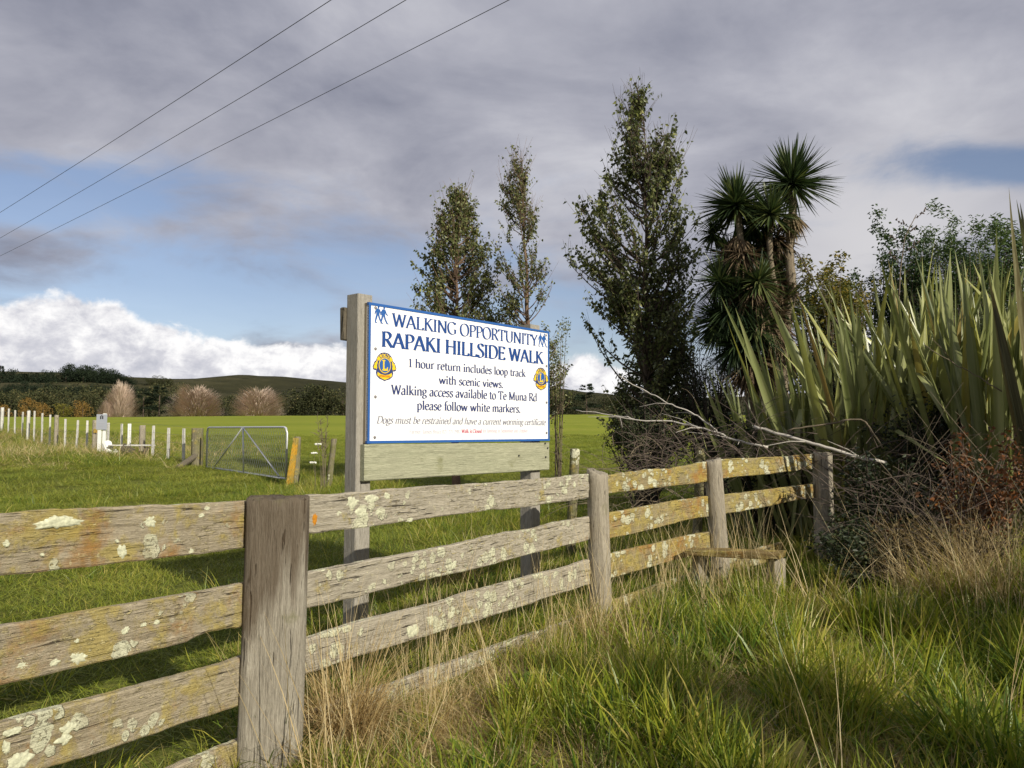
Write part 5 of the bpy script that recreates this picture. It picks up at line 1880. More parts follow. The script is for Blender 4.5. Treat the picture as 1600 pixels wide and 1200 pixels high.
branch3('thick bleached dead branch lying from the flax foot down past the last fence rail', [(1178, 667, 7.6), (1230, 682, 7.4), (1290, 700, 7.2), (1340, 714, 7.1), (1385, 722, 7.1)], 0.015, 0.016, M['twig_pale'], 2)
branch3('long thin pale branch reaching left in front of the tallest tree', [(900, 641, 8.6), (960, 648, 8.4), (1000, 656, 8.2), (1060, 660, 8.1), (1110, 672, 7.9), (1150, 688, 7.8), (1200, 700, 7.7)], 0.005, 0.013, M['twig_pale'], 6)
branch3('pale branch slanting down from the tall tree to the long thin branch', [(966, 588, 8.8), (1010, 612, 8.7), (1050, 633, 8.5), (1085, 648, 8.4), (1120, 672, 8.2)], 0.006, 0.009, M['twig_pale'], 4)
branch3('thin bare twig leaning across the right flax leaves', [(1444, 538, 7.2), (1480, 562, 7.1), (1530, 590, 7.0), (1565, 612, 6.9), (1600, 622, 6.9)], 0.004, 0.007, M['twig_brown'], 2)
branch3('grey twig stretched level below the flax left of the reddish bush', [(1230, 672, 7.3), (1290, 664, 7.2), (1345, 656, 7.1), (1380, 700, 7.0)], 0.008, 0.008, M['twig_brown'], 2)
branch3('dark slender stick rising from the yellow shrub beside the cabbage tree', [(1246, 395, 10.4), (1272, 440, 10.3), (1300, 490, 10.2), (1330, 540, 10.0)], 0.006, 0.012, M['twig_dark'], 3)


def tangle(label, name, box, n, mtl, seed, rr=(0.002, 0.006), seg=(0.25, 0.9), up=0.1, cat='thicket'):
    """dead stems arching through a volume given by corner pixels and depths"""
    rs = random.Random(seed)
    (x0, y0, x1, y1, d0, d1) = box
    c_ = at((x0 + x1) / 2, y1, (d0 + d1) / 2)
    t = thing(name, (c_.x, c_.y, gz1(c_.x, c_.y)), label, cat)
    mb = MB()
    for i in range(n):
        p = at(rs.uniform(x0, x1), y0 + (y1 - y0) * rs.random() ** 0.8, rs.uniform(d0, d1))
        L = rs.uniform(*seg)
        a = rs.uniform(0, 2 * PI)
        d = Vector((math.cos(a), math.sin(a) * 0.5, rs.gauss(up, 0.35))) * L
        m_ = p + d * 0.5 + Vector((rs.gauss(0, .05), rs.gauss(0, .05), abs(rs.gauss(0.06, .08)))) * (L / 0.5)
        e = p + d
        g0 = gz1(p.x, p.y)
        P_ = bez(p, m_, e, 6)
        P_ = [Vector((q.x, q.y, max(q.z, gz1(q.x, q.y) + 0.01))) for q in P_]
        mb.tube(P_, rs.uniform(*rr), 0.0015, n=3, caps=False)
    obj('dead_stems', mb, mtl, t, kind='stuff')
    return t


tangle('tangle of dark dead twigs on top of the fence below the fallen branches', 'dead_thicket', (990, 672, 1330, 745, 7.3, 8.4), 230, M['twig_dark'], 3)
tangle('grey dead stems and twigs behind the yellow lichened rails', 'dead_thicket', (935, 690, 1120, 800, 7.6, 9.2), 140, M['twig_brown'], 4)
tangle('dark bare bramble stems in the deep shade past the last fence post', 'dead_thicket', (1310, 690, 1460, 860, 6.7, 8.2), 220, M['twig_dark'], 5)
tangle('dark tangled brambles spilling onto the verge past the stile step', 'dead_thicket', (1340, 765, 1560, 905, 5.6, 6.8), 190, M['twig_dark'], 15, rr=(0.001, 0.003), seg=(0.2, 0.6), up=0.3)
px_bush('low dark leafy brambles on the shaded verge right of the stile', 'bramble_bush', 1350, 860, 6.1, 210, 100, 0.8, 90, 5200, 0.045, M['twig_dark'], M['leaf_dark'], lumps=12, clump=0.45, tint=0.25, twig_r=0.002)
px_bush('brown-leaved low brambles under the reddish bush', 'bramble_bush', 1500, 840, 5.8, 260, 130, 0.8, 90, 3600, 0.040, M['twig_dark'], M['leaf_brown'], lumps=12, clump=0.45, tint=0.4, twig_r=0.002)
tangle('pale dry stalks standing in front of the reddish bush at right edge', 'dry_stalks', (1400, 700, 1640, 880, 5.6, 6.9), 120, M['twig_brown'], 6, rr=(0.001, 0.0025), seg=(0.2, 0.55), up=0.9, cat='dry stalks')
px_bush('reddish autumn bramble bush at the right edge below the flax', 'bramble_bush', 1520, 725, 6.2, 230, 190, 1.0, 60, 1900, 0.045, M['twig_dark'], M['leaf_red'], lumps=12, clump=0.34, lw=0.6, tint=0.4, twig_r=0.002)
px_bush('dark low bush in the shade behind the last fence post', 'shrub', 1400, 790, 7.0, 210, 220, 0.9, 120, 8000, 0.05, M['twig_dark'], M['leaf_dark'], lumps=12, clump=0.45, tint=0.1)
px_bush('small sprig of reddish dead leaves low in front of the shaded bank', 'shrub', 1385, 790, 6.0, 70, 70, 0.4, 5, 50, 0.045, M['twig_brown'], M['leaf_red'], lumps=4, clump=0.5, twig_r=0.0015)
px_bush('dark foliage added at the foot of the flax above the rails to stand in for shade', 'shrub', 1200, 690, 8.9, 300, 90, 0.8, 130, 6500, 0.05, M['twig_dark'], M['leaf_dark'], lumps=14, clump=0.45, tint=0.1)  # added filler; darkest leaf tint stands in for shade under the flax
px_bush('dark foliage added at the foot of the right flax plants to stand in for shade', 'shrub', 1500, 650, 7.6, 300, 150, 0.8, 130, 7000, 0.05, M['twig_dark'], M['leaf_dark'], lumps=14, clump=0.45, tint=0.1)  # dark filler in place of the shade under the right flax

# weeds near the left gate post
wd = thing('tall_weed', tuple(at(505, 735, 14.6)), 'tall brown dead weed stalk standing left of the big sign', 'plant')
mb = MB()
for k in range(5):
    b = at(505 + random.uniform(-4, 4), 742, 14.6)
    b.z = gz1(b.x, b.y)
    e = at(504 + random.uniform(-9, 9), 640 + random.uniform(0, 30), 14.6)
    mb.tube([b, b.lerp(e, .5) + Vector((random.gauss(0, .03), 0, 0)), e], 0.008, 0.003, n=4)
    for j in range(16):
        q = b.lerp(e, random.uniform(.5, 1))
        mb.tube([q, q + Vector((random.gauss(0, .06), random.gauss(0, .05), random.uniform(.02, .12)))], 0.006, 0.003, n=3)
obj('dead_stems', mb, M['twig_brown'], wd, kind='stuff')
uw = thing('flowering_weed', tuple(at(492, 740, 13.8)), 'weed with three white flat flower heads near the gate', 'plant')
for (x, y) in ((497, 694), (491, 708), (489, 723)):
    mb = MB()
    e = at(x, y, 13.8)
    b = Vector((e.x + random.uniform(-.08, .08), e.y, gz1(e.x, e.y)))
    mb.tube([b, b.lerp(e, .5) + Vector((.02, 0, 0)), e], 0.004, 0.003, n=4)
    obj('stem', mb, M['twig_brown'], uw)
    mb = MB()
    for k in range(26):
        a = random.uniform(0, 2 * PI)
        r = 0.055 * math.sqrt(random.random())
        mb.box((e.x + math.cos(a) * r, e.y + math.sin(a) * r, e.z + random.uniform(-.006, .01)), (0.02, 0.02, 0.012), Euler((random.random(), random.random(), random.random())).to_matrix())
    obj('flower_head', mb, M['umbel'], uw)

# ------------------------------------------------------------------ distant trees
ORD = ['first', 'second', 'third', 'fourth', 'fifth', 'sixth', 'seventh', 'eighth', 'ninth', 'tenth', 'eleventh', 'twelfth', 'thirteenth', 'fourteenth', 'fifteenth', 'sixteenth', 'seventeenth', 'eighteenth', 'nineteenth', 'twentieth', 'twenty-first', 'twenty-second', 'twenty-third', 'twenty-fourth', 'twenty-fifth', 'twenty-sixth']
def rank(xs_):
    r_ = sorted(range(len(xs_)), key=lambda i: xs_[i])
    return [', ' + ORD[r_.index(i)] + ' from the left' for i in range(len(xs_))]
def far_mesh(kind, seed):
    """distant tree about 1 m tall (scaled up later) : returns crown mesh, trunk mesh"""
    rs = random.Random(seed)
    nr = np.random.default_rng(seed)
    tr = MB()
    tr.tube([(0, 0, -0.02), (0.005, 0, 0.3), (0, 0, 0.7)], 0.03, 0.012, n=6)
    if kind in ('round', 'autumn'):
        lumps = [(Vector((rs.gauss(0, .19), rs.gauss(0, .19), rs.uniform(.14, .80))), rs.uniform(.15, .26)) for _ in range(15)]
        P_, Dn = [], []
        N = 2600 if kind == 'round' else 1100
        for i in range(N):
            c_, r_ = lumps[rs.randrange(15)]
            v = Vector(nr.normal(size=3)).normalized()
            P_.append(c_ + v * r_ * rs.uniform(.65, 1.08))
            Dn.append(v + Vector(nr.normal(size=3)) * 0.6)
        P_ = np.array([[p.x, p.y, max(0.03, p.z)] for p in P_])
        Dn = np.array([list(v) for v in Dn])
        sz = nr.uniform(.026, .058, N) * (1.2 if kind == 'autumn' else 1)
        v, f, t = leaves_np(P_, Dn, sz, sz * 0.8, np.clip(nr.normal(.45, .25, N), 0, 1))
    elif kind == 'pine':
        P_, Dn = [], []
        N = 2400
        for i in range(N):
            z = rs.uniform(.10, 1.0)
            tier = 0.06 * math.sin(z * 60 + 2 * math.sin(rs.uniform(0, 6)))
            r_ = (1.02 - z) ** 0.65 * 0.34 * rs.uniform(.55, 1.1) + tier * 0.3
            a = rs.uniform(0, 2 * PI)
            r_ *= 1 + 0.35 * math.sin(a * 3 + z * 11 + seed)
            P_.append((math.cos(a) * r_, math.sin(a) * r_, z))
            Dn.append((math.cos(a), math.sin(a), rs.uniform(-.3, .7)))
        sz = nr.uniform(.02, .055, N)
        v, f, t = leaves_np(np.array(P_), np.array(Dn), sz, sz * 0.7, np.clip(nr.normal(.4, .3, N), 0, 1))
    elif kind == 'layered':
        P_, Dn = [], []
        N = 2600
        pads = [(rs.uniform(0, 2 * PI), rs.uniform(.15, .95)) for _ in range(26)]
        for i in range(N):
            a, z = pads[rs.randrange(26)]
            ext = (0.50 * (1.05 - z) ** 0.6)
            r_ = ext * rs.random() ** 0.6
            a2 = a + rs.gauss(0, .25)
            P_.append((math.cos(a2) * r_, math.sin(a2) * r_, z + rs.gauss(0, .015) + r_ * 0.12))
            Dn.append((math.cos(a2), math.sin(a2), rs.uniform(-.4, .5)))
        sz = nr.uniform(.02, .05, N)
        v, f, t = leaves_np(np.array(P_), np.array(Dn), sz, sz * 0.7, np.clip(nr.normal(.4, .3, N), 0, 1))
    else:   # willow: a dome of fine bare twigs on pale limbs
        mb = MB()
        for i in range(3600):
            a = rs.uniform(0, 2 * PI)
            q = rs.random() ** 0.5
            el_ = rs.uniform(0.0, 1.0)
            R0 = 0.60 * math.sin(math.acos(1 - el_ * 0.98)) ** 0.55 * (1 + 0.20 * math.sin(a * 2 + seed * 1.7) * math.sin(el_ * 5 + seed) + 0.10 * math.sin(a * 5 + seed))
            zt = 1.0 - el_ * 0.88
            zt += 0.05 * math.sin(a * 2 + seed) + 0.05 * math.sin(a * 5) + 0.045 * rs.gauss(0, 1)
            tip = Vector((math.cos(a) * R0 * (0.55 + .45 * q), math.sin(a) * R0 * (0.55 + .45 * q), max(.06, zt * (0.72 + 0.28 * q))))
            root = Vector((tip.x * 0.62, tip.y * 0.62, max(.04, tip.z - rs.uniform(.10, .22))))
            md = root.lerp(tip, .5) + Vector((tip.x * .06, tip.y * .06, .02))
            w = rs.uniform(.0022, .0050)
            s = Vector((-tip.y, tip.x, 0))
            s = (s.normalized() if s.length > 1e-4 else Vector((1, 0, 0))) * w
            vs = [tuple(root - s), tuple(root + s), tuple(md + s), tuple(tip), tuple(md - s)]
            mb.add(vs, [(0, 1, 2, 4), (4, 2, 3)], min(1, max(0, rs.gauss(.45, .25))))
        me = mb.mesh('crown')
        tr = MB()
        for i in range(9):
            a = rs.uniform(0, 2 * PI)
            e = Vector((math.cos(a) * .25, math.sin(a) * .25, rs.uniform(.5, .85)))
            tr.tube([(math.cos(a) * .02, math.sin(a) * .02, 0), (e.x * .45, e.y * .45, e.z * .5), e], 0.010, 0.003, n=5)
        return me, tr.mesh('trunk')
    me = meshnp('crown', v, f, t)
    return me, tr.mesh('trunk')


FM = {}
for kd, mt_, bk in (('round', 'farleaf', 'bark_dark'), ('autumn', 'leaf_orange', 'bark_dark'), ('olive', 'leaf_olive', 'bark_dark'), ('pine', 'conifer', 'bark_dark'), ('layered', 'conifer', 'bark_dark'), ('willow', 'willow', 'twig_brown'), ('dark', 'conifer', 'bark_dark')):
    FM[kd] = []
    for sd in range(3 if kd in ('round', 'pine', 'willow', 'dark') else 2):
        a, b = far_mesh({'olive': 'autumn', 'dark': 'round'}.get(kd, kd), 11 + sd * 7 + len(kd))
        a.materials.append(M[mt_])
        b.materials.append(M[bk])
        FM[kd].append((a, b))
ftn = 0


def far_tree(kd, px, ytop, ybase, Yd, wpx, label, group, name='tree', cat='tree'):
    """a distant tree filling wpx and reaching ytop at distance Yd; its foot stands on the ground there"""
    global ftn
    p = at(px, ytop, Yd)
    foot = at(px, ybase, Yd).z
    if Yd < 400:
        foot = min(foot, gz1(p.x, Yd))
    h = p.z - foot
    crown, trunk = FM[kd][ftn % len(FM[kd])]
    ftn += 1
    wnat = {'round': 0.86, 'autumn': .86, 'olive': .86, 'pine': 0.75, 'layered': 0.95, 'willow': 1.18, 'dark': .86}[kd]
    sx = (wpx / 1200.0 * Yd) / wnat
    t = thing(name, (p.x, Yd, foot), label, cat, group)
    base = WM[t] @ Matrix.Rotation(random.uniform(0, 6.28), 4, 'Z') @ Matrix.Diagonal((sx, sx, h, 1))
    for nm, me in (('crown', crown), ('trunk', trunk)):
        o = bpy.data.objects.new(nm, me)
        place(o, t, base)
    return t


wg = 'bare pale willows across the paddock'
far_tree('willow', 190, 597, 650, 225, 58, 'slanting bare willow left of the dark conifers across the paddock', wg)
far_tree('willow', 308, 602, 650, 222, 98, 'rounded bare willow between dark conifers and the far gate line', wg)
far_tree('willow', 404, 604, 650, 222, 90, 'rounded bare willow nearest the left of the big sign', wg)
far_tree('willow', 168, 625, 650, 223, 30, 'low bare willow bush at the foot of the slanting willow', wg)
dg = 'dark conifers between the willows'
for (px, yt, w, lab) in ((225, 606, 46, 'spreading dark conifer right beside the slanting willow'), (250, 602, 50, 'dark conifer left of the middle willow'), (212, 628, 34, 'low dark conifer in front of its taller neighbours'), (240, 590, 44, 'tallest dark tree seen above the conifers')):
    far_tree('layered' if yt > 595 else 'round', px, yt, 650, 230 if yt > 595 else 250, w, lab, dg)
rg = 'dark trees in the hedge row across the paddock'
LAB = 'dark rounded hedge-row tree across the paddock'
HX_ = (-40, -8, 18, 42, 66, 92, 118, 142, 150, 120, 80, 30, 350, 285, 355)
PLH = rank(HX_)
for hi, (px, yt, w, Yd) in enumerate(((-40, 600, 60, 250), (-8, 606, 46, 250), (18, 609, 42, 255), (42, 612, 40, 250), (66, 610, 44, 252), (92, 612, 44, 256), (118, 614, 42, 250), (142, 610, 44, 254), (150, 596, 60, 290), (120, 600, 60, 290), (80, 600, 60, 300), (30, 600, 60, 295), (350, 622, 44, 245), (285, 600, 40, 262), (355, 610, 36, 260))):
    far_tree('round', px, yt, 652, Yd, w, LAB + PLH[hi], rg)
for (px, yt, w, lab) in ((462, 612, 52, 'dark tree right of the nearest willow'), (488, 602, 54, 'dark round tree, second right of the nearest willow'), (505, 592, 50, 'tallest dark round tree just left of the big sign'), (536, 608, 52, 'dark tree half hidden by the sign post'), (575, 606, 60, 'dark tree hidden behind the sign')):
    far_tree('round', px, yt, 652, 235, w, lab, rg)
for (px, yt, w, Yd, lab) in ((875, 604, 44, 235, 'dark round tree just right of the big sign'), (898, 612, 40, 240, 'dark round tree right of the sign, left of the layered tree'), (845, 602, 50, 235, 'dark round tree behind the sign edge'), (960, 625, 60, 260, 'dark tree behind the tallest tree\'s foot'), (1040, 622, 70, 260, 'far dark tree behind the low shrubs')):
    far_tree('round', px, yt, 652, Yd, w, lab, rg)
far_tree('layered', 916, 598, 650, 225, 50, 'dark layered conifer with pointed top right of the sign', rg)
ag = 'small autumn trees by the far hedge'
for (kd, px, yt, w, lab) in (('autumn', 4, 628, 22, 'reddish small tree at the left edge beyond the fence'), ('autumn', 38, 620, 17, 'narrow golden small tree beyond the fence'), ('autumn', 68, 627, 22, 'low orange small tree left of the olive one'), ('olive', 100, 627, 24, 'olive green small tree beyond the fence'), ('autumn', 130, 624, 24, 'bright orange round small tree beyond the fence')):
    far_tree(kd, px, yt, 650, 205, w, lab, ag)
sg_ = 'skyline pines'
PL = rank([104, 112, 121, 131, 141, 150, 160, 169, 177, 185, 192, 199, 206, 126, 146, 166, 180])
SL = 'dark pine in the dense hilltop stand'
for i, (px, yt) in enumerate(((104, 570), (112, 568), (121, 570), (131, 570), (141, 571), (150, 571), (160, 573), (169, 575), (177, 577), (185, 582), (192, 586), (199, 591), (206, 598), (126, 575), (146, 577), (166, 580), (180, 588))):
    far_tree('dark', px, yt, 604, 700 + 12 * (i % 3), 27, SL + PL[i], sg_)
PL = rank([-10, 2, 18, 30, 48, 58, 68, 80, 24, 40, 88, 71, 50, 31])
SL2 = 'dark pine in the ragged far-left skyline group'
for i, (px, yt) in enumerate(((-10, 568), (2, 572), (18, 576), (30, 581), (48, 580), (58, 583), (68, 577), (80, 577), (24, 584), (40, 584), (88, 590), (70, 590), (50, 592), (30, 594))):
    far_tree('pine' if i % 4 == 1 else 'dark', px, yt, 612, 690 + 10 * (i % 3), 26, SL2 + PL[i], sg_)
SL3 = 'dark scrub tree low on the left hill'
for i in range(15):
    px = -10 + i * 17 + random.uniform(-4, 4)
    far_tree('dark', px, 592 + 10 * random.random() + (6 if px > 200 else 0), 622, 520 + 20 * (i % 4), 22, SL3 + rank(range(15))[i], 'scrub on the lower hill')
for i, (px, yt) in enumerate(((236, 588), (246, 587), (256, 589), (266, 590))):
    far_tree('round', px, yt, 606, 700, 16, 'small dark skyline tree above the conifers' + rank(range(4))[i], sg_)
# scattered far scrub right of the sign
for i in range(10):
    far_tree('round', 560 + i * 62 + random.uniform(-20, 20), 612 + random.uniform(-4, 6), 640, 420, 40, 'dark far tree low on the hill right of the big sign' + rank(range(10))[i], 'scrub on the lower hill')
# ------------------------------------------------------------------ grass
def tuft_mesh(name, n, rad, lmin, lmax, wmin, wmax, lean, curve, tint_mu, tint_sd, seed, seg=3, heads=0):
    nr = np.random.default_rng(seed)
    r = rad * np.sqrt(nr.random(n))
    a = nr.uniform(0, 2 * PI, n)
    bx, by = r * np.cos(a), r * np.sin(a)
    L = nr.uniform(lmin, lmax, n)
    w = nr.uniform(wmin, wmax, n)
    az_ = a + nr.normal(0, 1.0, n)
    ln = np.abs(nr.normal(lean, lean * 0.6, n))
    cv = np.abs(nr.normal(curve, curve * 0.6, n))
    f = nr.uniform(0, 2 * PI, n)
    sx, sy = np.cos(f), np.sin(f)
    V, T_ = [], []
    tint = np.clip(nr.normal(tint_mu, tint_sd, n), 0, 1)
    z = np.zeros(n) - 0.01
    h = np.zeros(n)
    for k in range(seg + 1):
        t = k / seg
        th = ln + cv * t * 1.6
        if k:
            z = z + np.cos(th) * L / seg
            h = h + np.sin(th) * L / seg
        z_ = np.maximum(z, 0.004 + 0.01 * t)
        wd = w * (1 - t ** 1.8) * (0.75 + 0.25 * min(1, t * 3)) / 2 + 0.0003
        x = bx + np.cos(az_) * h
        y = by + np.sin(az_) * h
        V.append(np.stack([x - sx * wd, y - sy * wd, z_], 1))
        V.append(np.stack([x + sx * wd, y + sy * wd, z_], 1))
        T_ += [np.clip(tint + 0.10 * t - 0.03, 0, 1)] * 2
    K = 2 * (seg + 1)
    V = np.stack(V, 1).reshape(-1, 3)
    TT = np.stack(T_, 1).ravel()
    i = np.arange(n)[:, None] * K
    F = np.concatenate([i + np.array([[2 * k, 2 * k + 1, 2 * k + 3, 2 * k + 2]]) for k in range(seg)], 0)
    return meshnp(name, V, F, TT)


def scatter(name, label_unused, variants, pts, scl, mtl, zs=None):
    """one object whose points carry tufts (geometry nodes); pts (n,2)"""
    n = len(pts)
    src = bpy.data.collections.new(name + '_variants')
    for k, me in enumerate(variants):
        if not me.materials:
            me.materials.append(mtl)
        src.objects.link(bpy.data.objects.new('%s_variant_%02d' % (name, k), me))
    P3 = np.column_stack([pts[:, 0], pts[:, 1], gh(pts[:, 0], pts[:, 1]) if zs is None else zs])
    me = bpy.data.meshes.new(name)
    me.vertices.add(n)
    me.vertices.foreach_set('co', P3.astype(np.float32).ravel())
    a = me.attributes.new('idx', 'INT', 'POINT')
    a.data.foreach_set('value', rng.integers(0, len(variants), n).astype(np.int32))
    a = me.attributes.new('rot', 'FLOAT_VECTOR', 'POINT')
    rot = np.column_stack([rng.normal(0, 0.08, n), rng.normal(0, 0.08, n), rng.uniform(0, 2 * PI, n)])
    a.data.foreach_set('vector', rot.astype(np.float32).ravel())
    a = me.attributes.new('scl', 'FLOAT', 'POINT')
    a.data.foreach_set('value', scl.astype(np.float32))
    o = bpy.data.objects.new(name, me)
    C.objects.link(o)
    WM[o] = Matrix.Identity(4)
    ng = bpy.data.node_groups.new(name + '_nodes', 'GeometryNodeTree')
    ng.interface.new_socket('Geometry', in_out='INPUT', socket_type='NodeSocketGeometry')
    ng.interface.new_socket('Geometry', in_out='OUTPUT', socket_type='NodeSocketGeometry')
    gi = ng.nodes.new('NodeGroupInput')
    go = ng.nodes.new('NodeGroupOutput')
    m2p = ng.nodes.new('GeometryNodeMeshToPoints')
    iop = ng.nodes.new('GeometryNodeInstanceOnPoints')
    ci = ng.nodes.new('GeometryNodeCollectionInfo')
    ci.inputs['Collection'].default_value = src
    ci.inputs['Separate Children'].default_value = True
    ci.inputs['Reset Children'].default_value = True
    def attr(nm, tp):
        q = ng.nodes.new('GeometryNodeInputNamedAttribute')
        q.data_type = tp
        q.inputs['Name'].default_value = nm
        return q.outputs['Attribute']
    ng.links.new(gi.outputs[0], m2p.inputs['Mesh'])
    ng.links.new(m2p.outputs[0], iop.inputs['Points'])
    ng.links.new(ci.outputs[0], iop.inputs['Instance'])
    iop.inputs['Pick Instance'].default_value = True
    ng.links.new(attr('idx', 'INT'), iop.inputs['Instance Index'])
    ng.links.new(attr('rot', 'FLOAT_VECTOR'), iop.inputs['Rotation'])
    ng.links.new(attr('scl', 'FLOAT'), iop.inputs['Scale'])
    ng.links.new(iop.outputs[0], go.inputs[0])
    md = o.modifiers.new('tufts', 'NODES')
    md.node_group = ng
    o['kind'] = 'stuff'
    return o


def side(x, y):
    """signed distance from the fence line; + behind it (paddock side), - on the camera's side"""
    pts = [P1 - dirL * 8, P1, P2, P3, P4, P4 + Vector((6, 4.2))]
    best = np.full(np.shape(x), 1e9)
    sg = np.zeros(np.shape(x))
    for A, B in zip(pts[:-1], pts[1:]):
        dx, dy = B.x - A.x, B.y - A.y
        L2 = dx * dx + dy * dy
        t = np.clip(((x - A.x) * dx + (y - A.y) * dy) / L2, 0, 1)
        qx, qy = A.x + t * dx, A.y + t * dy
        d = np.hypot(x - qx, y - qy)
        s = np.sign((y - A.y) * dx - (x - A.x) * dy)
        m_ = d < best
        best = np.where(m_, d, best)
        sg = np.where(m_, s, sg)
    return best * sg


def sample(n, x0, x1, y0, y1, keep):
    x = rng.uniform(x0, x1, n)
    y = rng.uniform(y0, y1, n)
    k = rng.random(n) < keep(x, y)
    return np.column_stack([x[k], y[k]])


def nz2(x, y, s=0.0):
    return 0.5 + 0.25 * (np.sin(1.7 * x + 0.9 * y + s) + np.sin(0.8 * x - 2.1 * y + 2 * s + 1)) * (0.6 + 0.4 * np.sin(3.3 * x + s) * np.cos(2.9 * y))


def nz3(x, y, s=0.0):
    q = np.sin(5.1 * x + 2.9 * y + s + 1.3 * np.sin(2.2 * y + s)) + np.sin(-3.7 * x + 5.3 * y + 2 * s + 1.5 * np.sin(2.9 * x)) + np.sin(9.3 * x - 1.7 * y + s) * 0.6
    return np.clip(0.5 + 0.22 * q, 0, 1)


infront = lambda x, y: (side(x, y) < -0.02) & (np.abs(x) < 0.62 * y + 1.6 + 0.8)
bushmask = lambda x, y: ~((x > 2.9) & (y > 6.9)) & ((y < 5.45 + 0.35 * np.sin(x * 2.3)) | (x < 2.15) | (rng.random(np.shape(x)) < 0.12))

lush = [tuft_mesh('lush_tuft', 30, 0.09, 0.13, 0.34, 0.0065, 0.0140, 0.28, 0.55, 0.25, 0.16, 100 + i) for i in range(7)]
lushb = [tuft_mesh('tall_tuft', 24, 0.07, 0.26, 0.48, 0.009, 0.0165, 0.18, 0.35, 0.32, 0.15, 120 + i, seg=4) for i in range(5)]
mat_t = [tuft_mesh('mat_tuft', 46, 0.16, 0.10, 0.28, 0.002, 0.0050, 1.0, 0.70, 0.62, 0.22, 140 + i) for i in range(5)]
thin = [tuft_mesh('thin_tuft', 60, 0.14, 0.10, 0.26, 0.0018, 0.004, 0.35, 0.55, 0.40, 0.2, 160 + i) for i in range(5)]

fsc = lambda p: np.where(p[:, 0] < 0.6, 0.34 + 0.52 * np.clip(-side(p[:, 0], p[:, 1]) / 0.9, 0, 1), 0.5 + 0.42 * np.clip(-side(p[:, 0], p[:, 1]) / 0.8, 0, 1))
# verge on the camera side of the fence
keep = lambda x, y: infront(x, y) * bushmask(x, y) * 1.0
p = sample(11500, -3.0, 7.0, 0.9, 9.0, lambda x, y: keep(x, y) * np.clip(0.12 + 1.1 * (nz3(x, y) > .46), 0, 1))
scatter('verge_grass', '', lush, p, rng.uniform(0.65, 1.25, len(p)) * (0.6 + 0.75 * nz3(p[:, 0], p[:, 1], 2)) * fsc(p), M['grass_long'])
p = sample(7000, -3.0, 7.0, 0.9, 8.0, lambda x, y: keep(x, y) * np.clip(nz3(x, y, 0.6) * 2.6 - 1.1, 0, 1))
scatter('tall_verge_grass', '', lushb, p, rng.uniform(0.6, 1.1, len(p)) * fsc(p), M['grass_long'])
p = sample(2200, -3.0, 7.0, 0.9, 9.0, lambda x, y: keep(x, y) * 0.8)
scatter('fine_verge_grass', '', thin, p, rng.uniform(0.7, 1.3, len(p)) * fsc(p), M['grass_long'])
# broad-leaved weeds among the grass
def weed_mesh(seed, n=9, L=0.16):
    rs = random.Random(seed)
    mb = MB()
    for i in range(n):
        a = 2 * PI * i / n + rs.uniform(-.3, .3)
        l_ = L * rs.uniform(.6, 1.2)
        e = rs.uniform(.35, 1.1)
        d = Vector((math.cos(a) * math.cos(e), math.sin(a) * math.cos(e), math.sin(e)))
        s = Vector((-math.sin(a), math.cos(a), 0))
        w = l_ * rs.uniform(.13, .2)
        vs = []
        for t, q in ((0, .15), (.25, .8), (.55, 1), (.8, .7), (1, .05)):
            p = d * l_ * t - Vector((0, 0, l_ * .35 * t * t))
            for k in (-1, 0, 1):
                vs.append(tuple(p + s * (k * w * q) + Vector((0, 0, .2 * w * q * abs(k)))))
        fs = [(3 * i_ + j, 3 * i_ + j + 1, 3 * i_ + 4 + j, 3 * i_ + 3 + j) for i_ in range(4) for j in range(2)]
        mb.add(vs, fs, min(1, max(0, rs.gauss(.25, .15))))
    return mb.mesh('weed', smooth=True)


p = sample(900, -3.0, 7.0, 0.9, 9.0, lambda x, y: keep(x, y) * 0.8)
scatter('verge_weeds', '', [weed_mesh(i) for i in range(5)], p, rng.uniform(0.6, 1.4, len(p)), M['grass_long'])
# trampled straw: strongest along the fence foot and in patches on the verge
def strawkeep(x, y):
    s = side(x, y)
    near_f = np.exp(-((s + 0.25) / 0.35) ** 2) * (s < 0.05)
    patch = np.exp(-(((x - 1.0) / 0.7) ** 2 + ((y - 3.5) / 0.8) ** 2)) + 0.9 * np.exp(-(((x - 0.9) / 0.8) ** 2 + ((y - 5.3) / 0.5) ** 2)) + 0.7 * np.exp(-(((x + 0.1) / 0.5) ** 2 + ((y - 3.7) / 0.6) ** 2))
    return np.clip(near_f * 0.8 + patch * 0.5 + 0.16 * (nz3(x, y, 4) > .5) + 0.04, 0, 1) * infront(x, y) * bushmask(x, y)


p = sample(21000, -3.0, 6.0, 0.9, 8.5, strawkeep)
scatter('matted_dry_grass', '', mat_t, p, rng.uniform(0.7, 1.2, len(p)) * np.maximum(0.6, fsc(p)), M['straw'])

# paddock
short = [tuft_mesh('short_tuft', 130, 0.24, 0.035, 0.10, 0.003, 0.006, 0.5, 0.6, 0.35, 0.16, 200 + i, seg=2) for i in range(7)]
rough = [tuft_mesh('rough_tuft', 70, 0.13, 0.10, 0.24, 0.003, 0.006, 0.4, 0.6, 0.35, 0.18, 220 + i) for i in range(6)]
behind = lambda x, y: (side(x, y) > 0.03) & (x > -0.72 * y - 1.5) & (x < 0.72 * y + 1)
p = sample(9000, -12, 6, 1.2, 13.5, lambda x, y: behind(x, y) * 1.0)
scatter('paddock_grass', '', short, p, rng.uniform(0.8, 1.5, len(p)), M['grass_short'])
p = sample(26000, -30, 14, 13, 42, lambda x, y: behind(x, y) * np.clip(1.25 - y / 45, 0.1, 1))
scatter('distant_paddock_grass', '', short, p, rng.uniform(1.0, 1.9, len(p)), M['grass_short'])
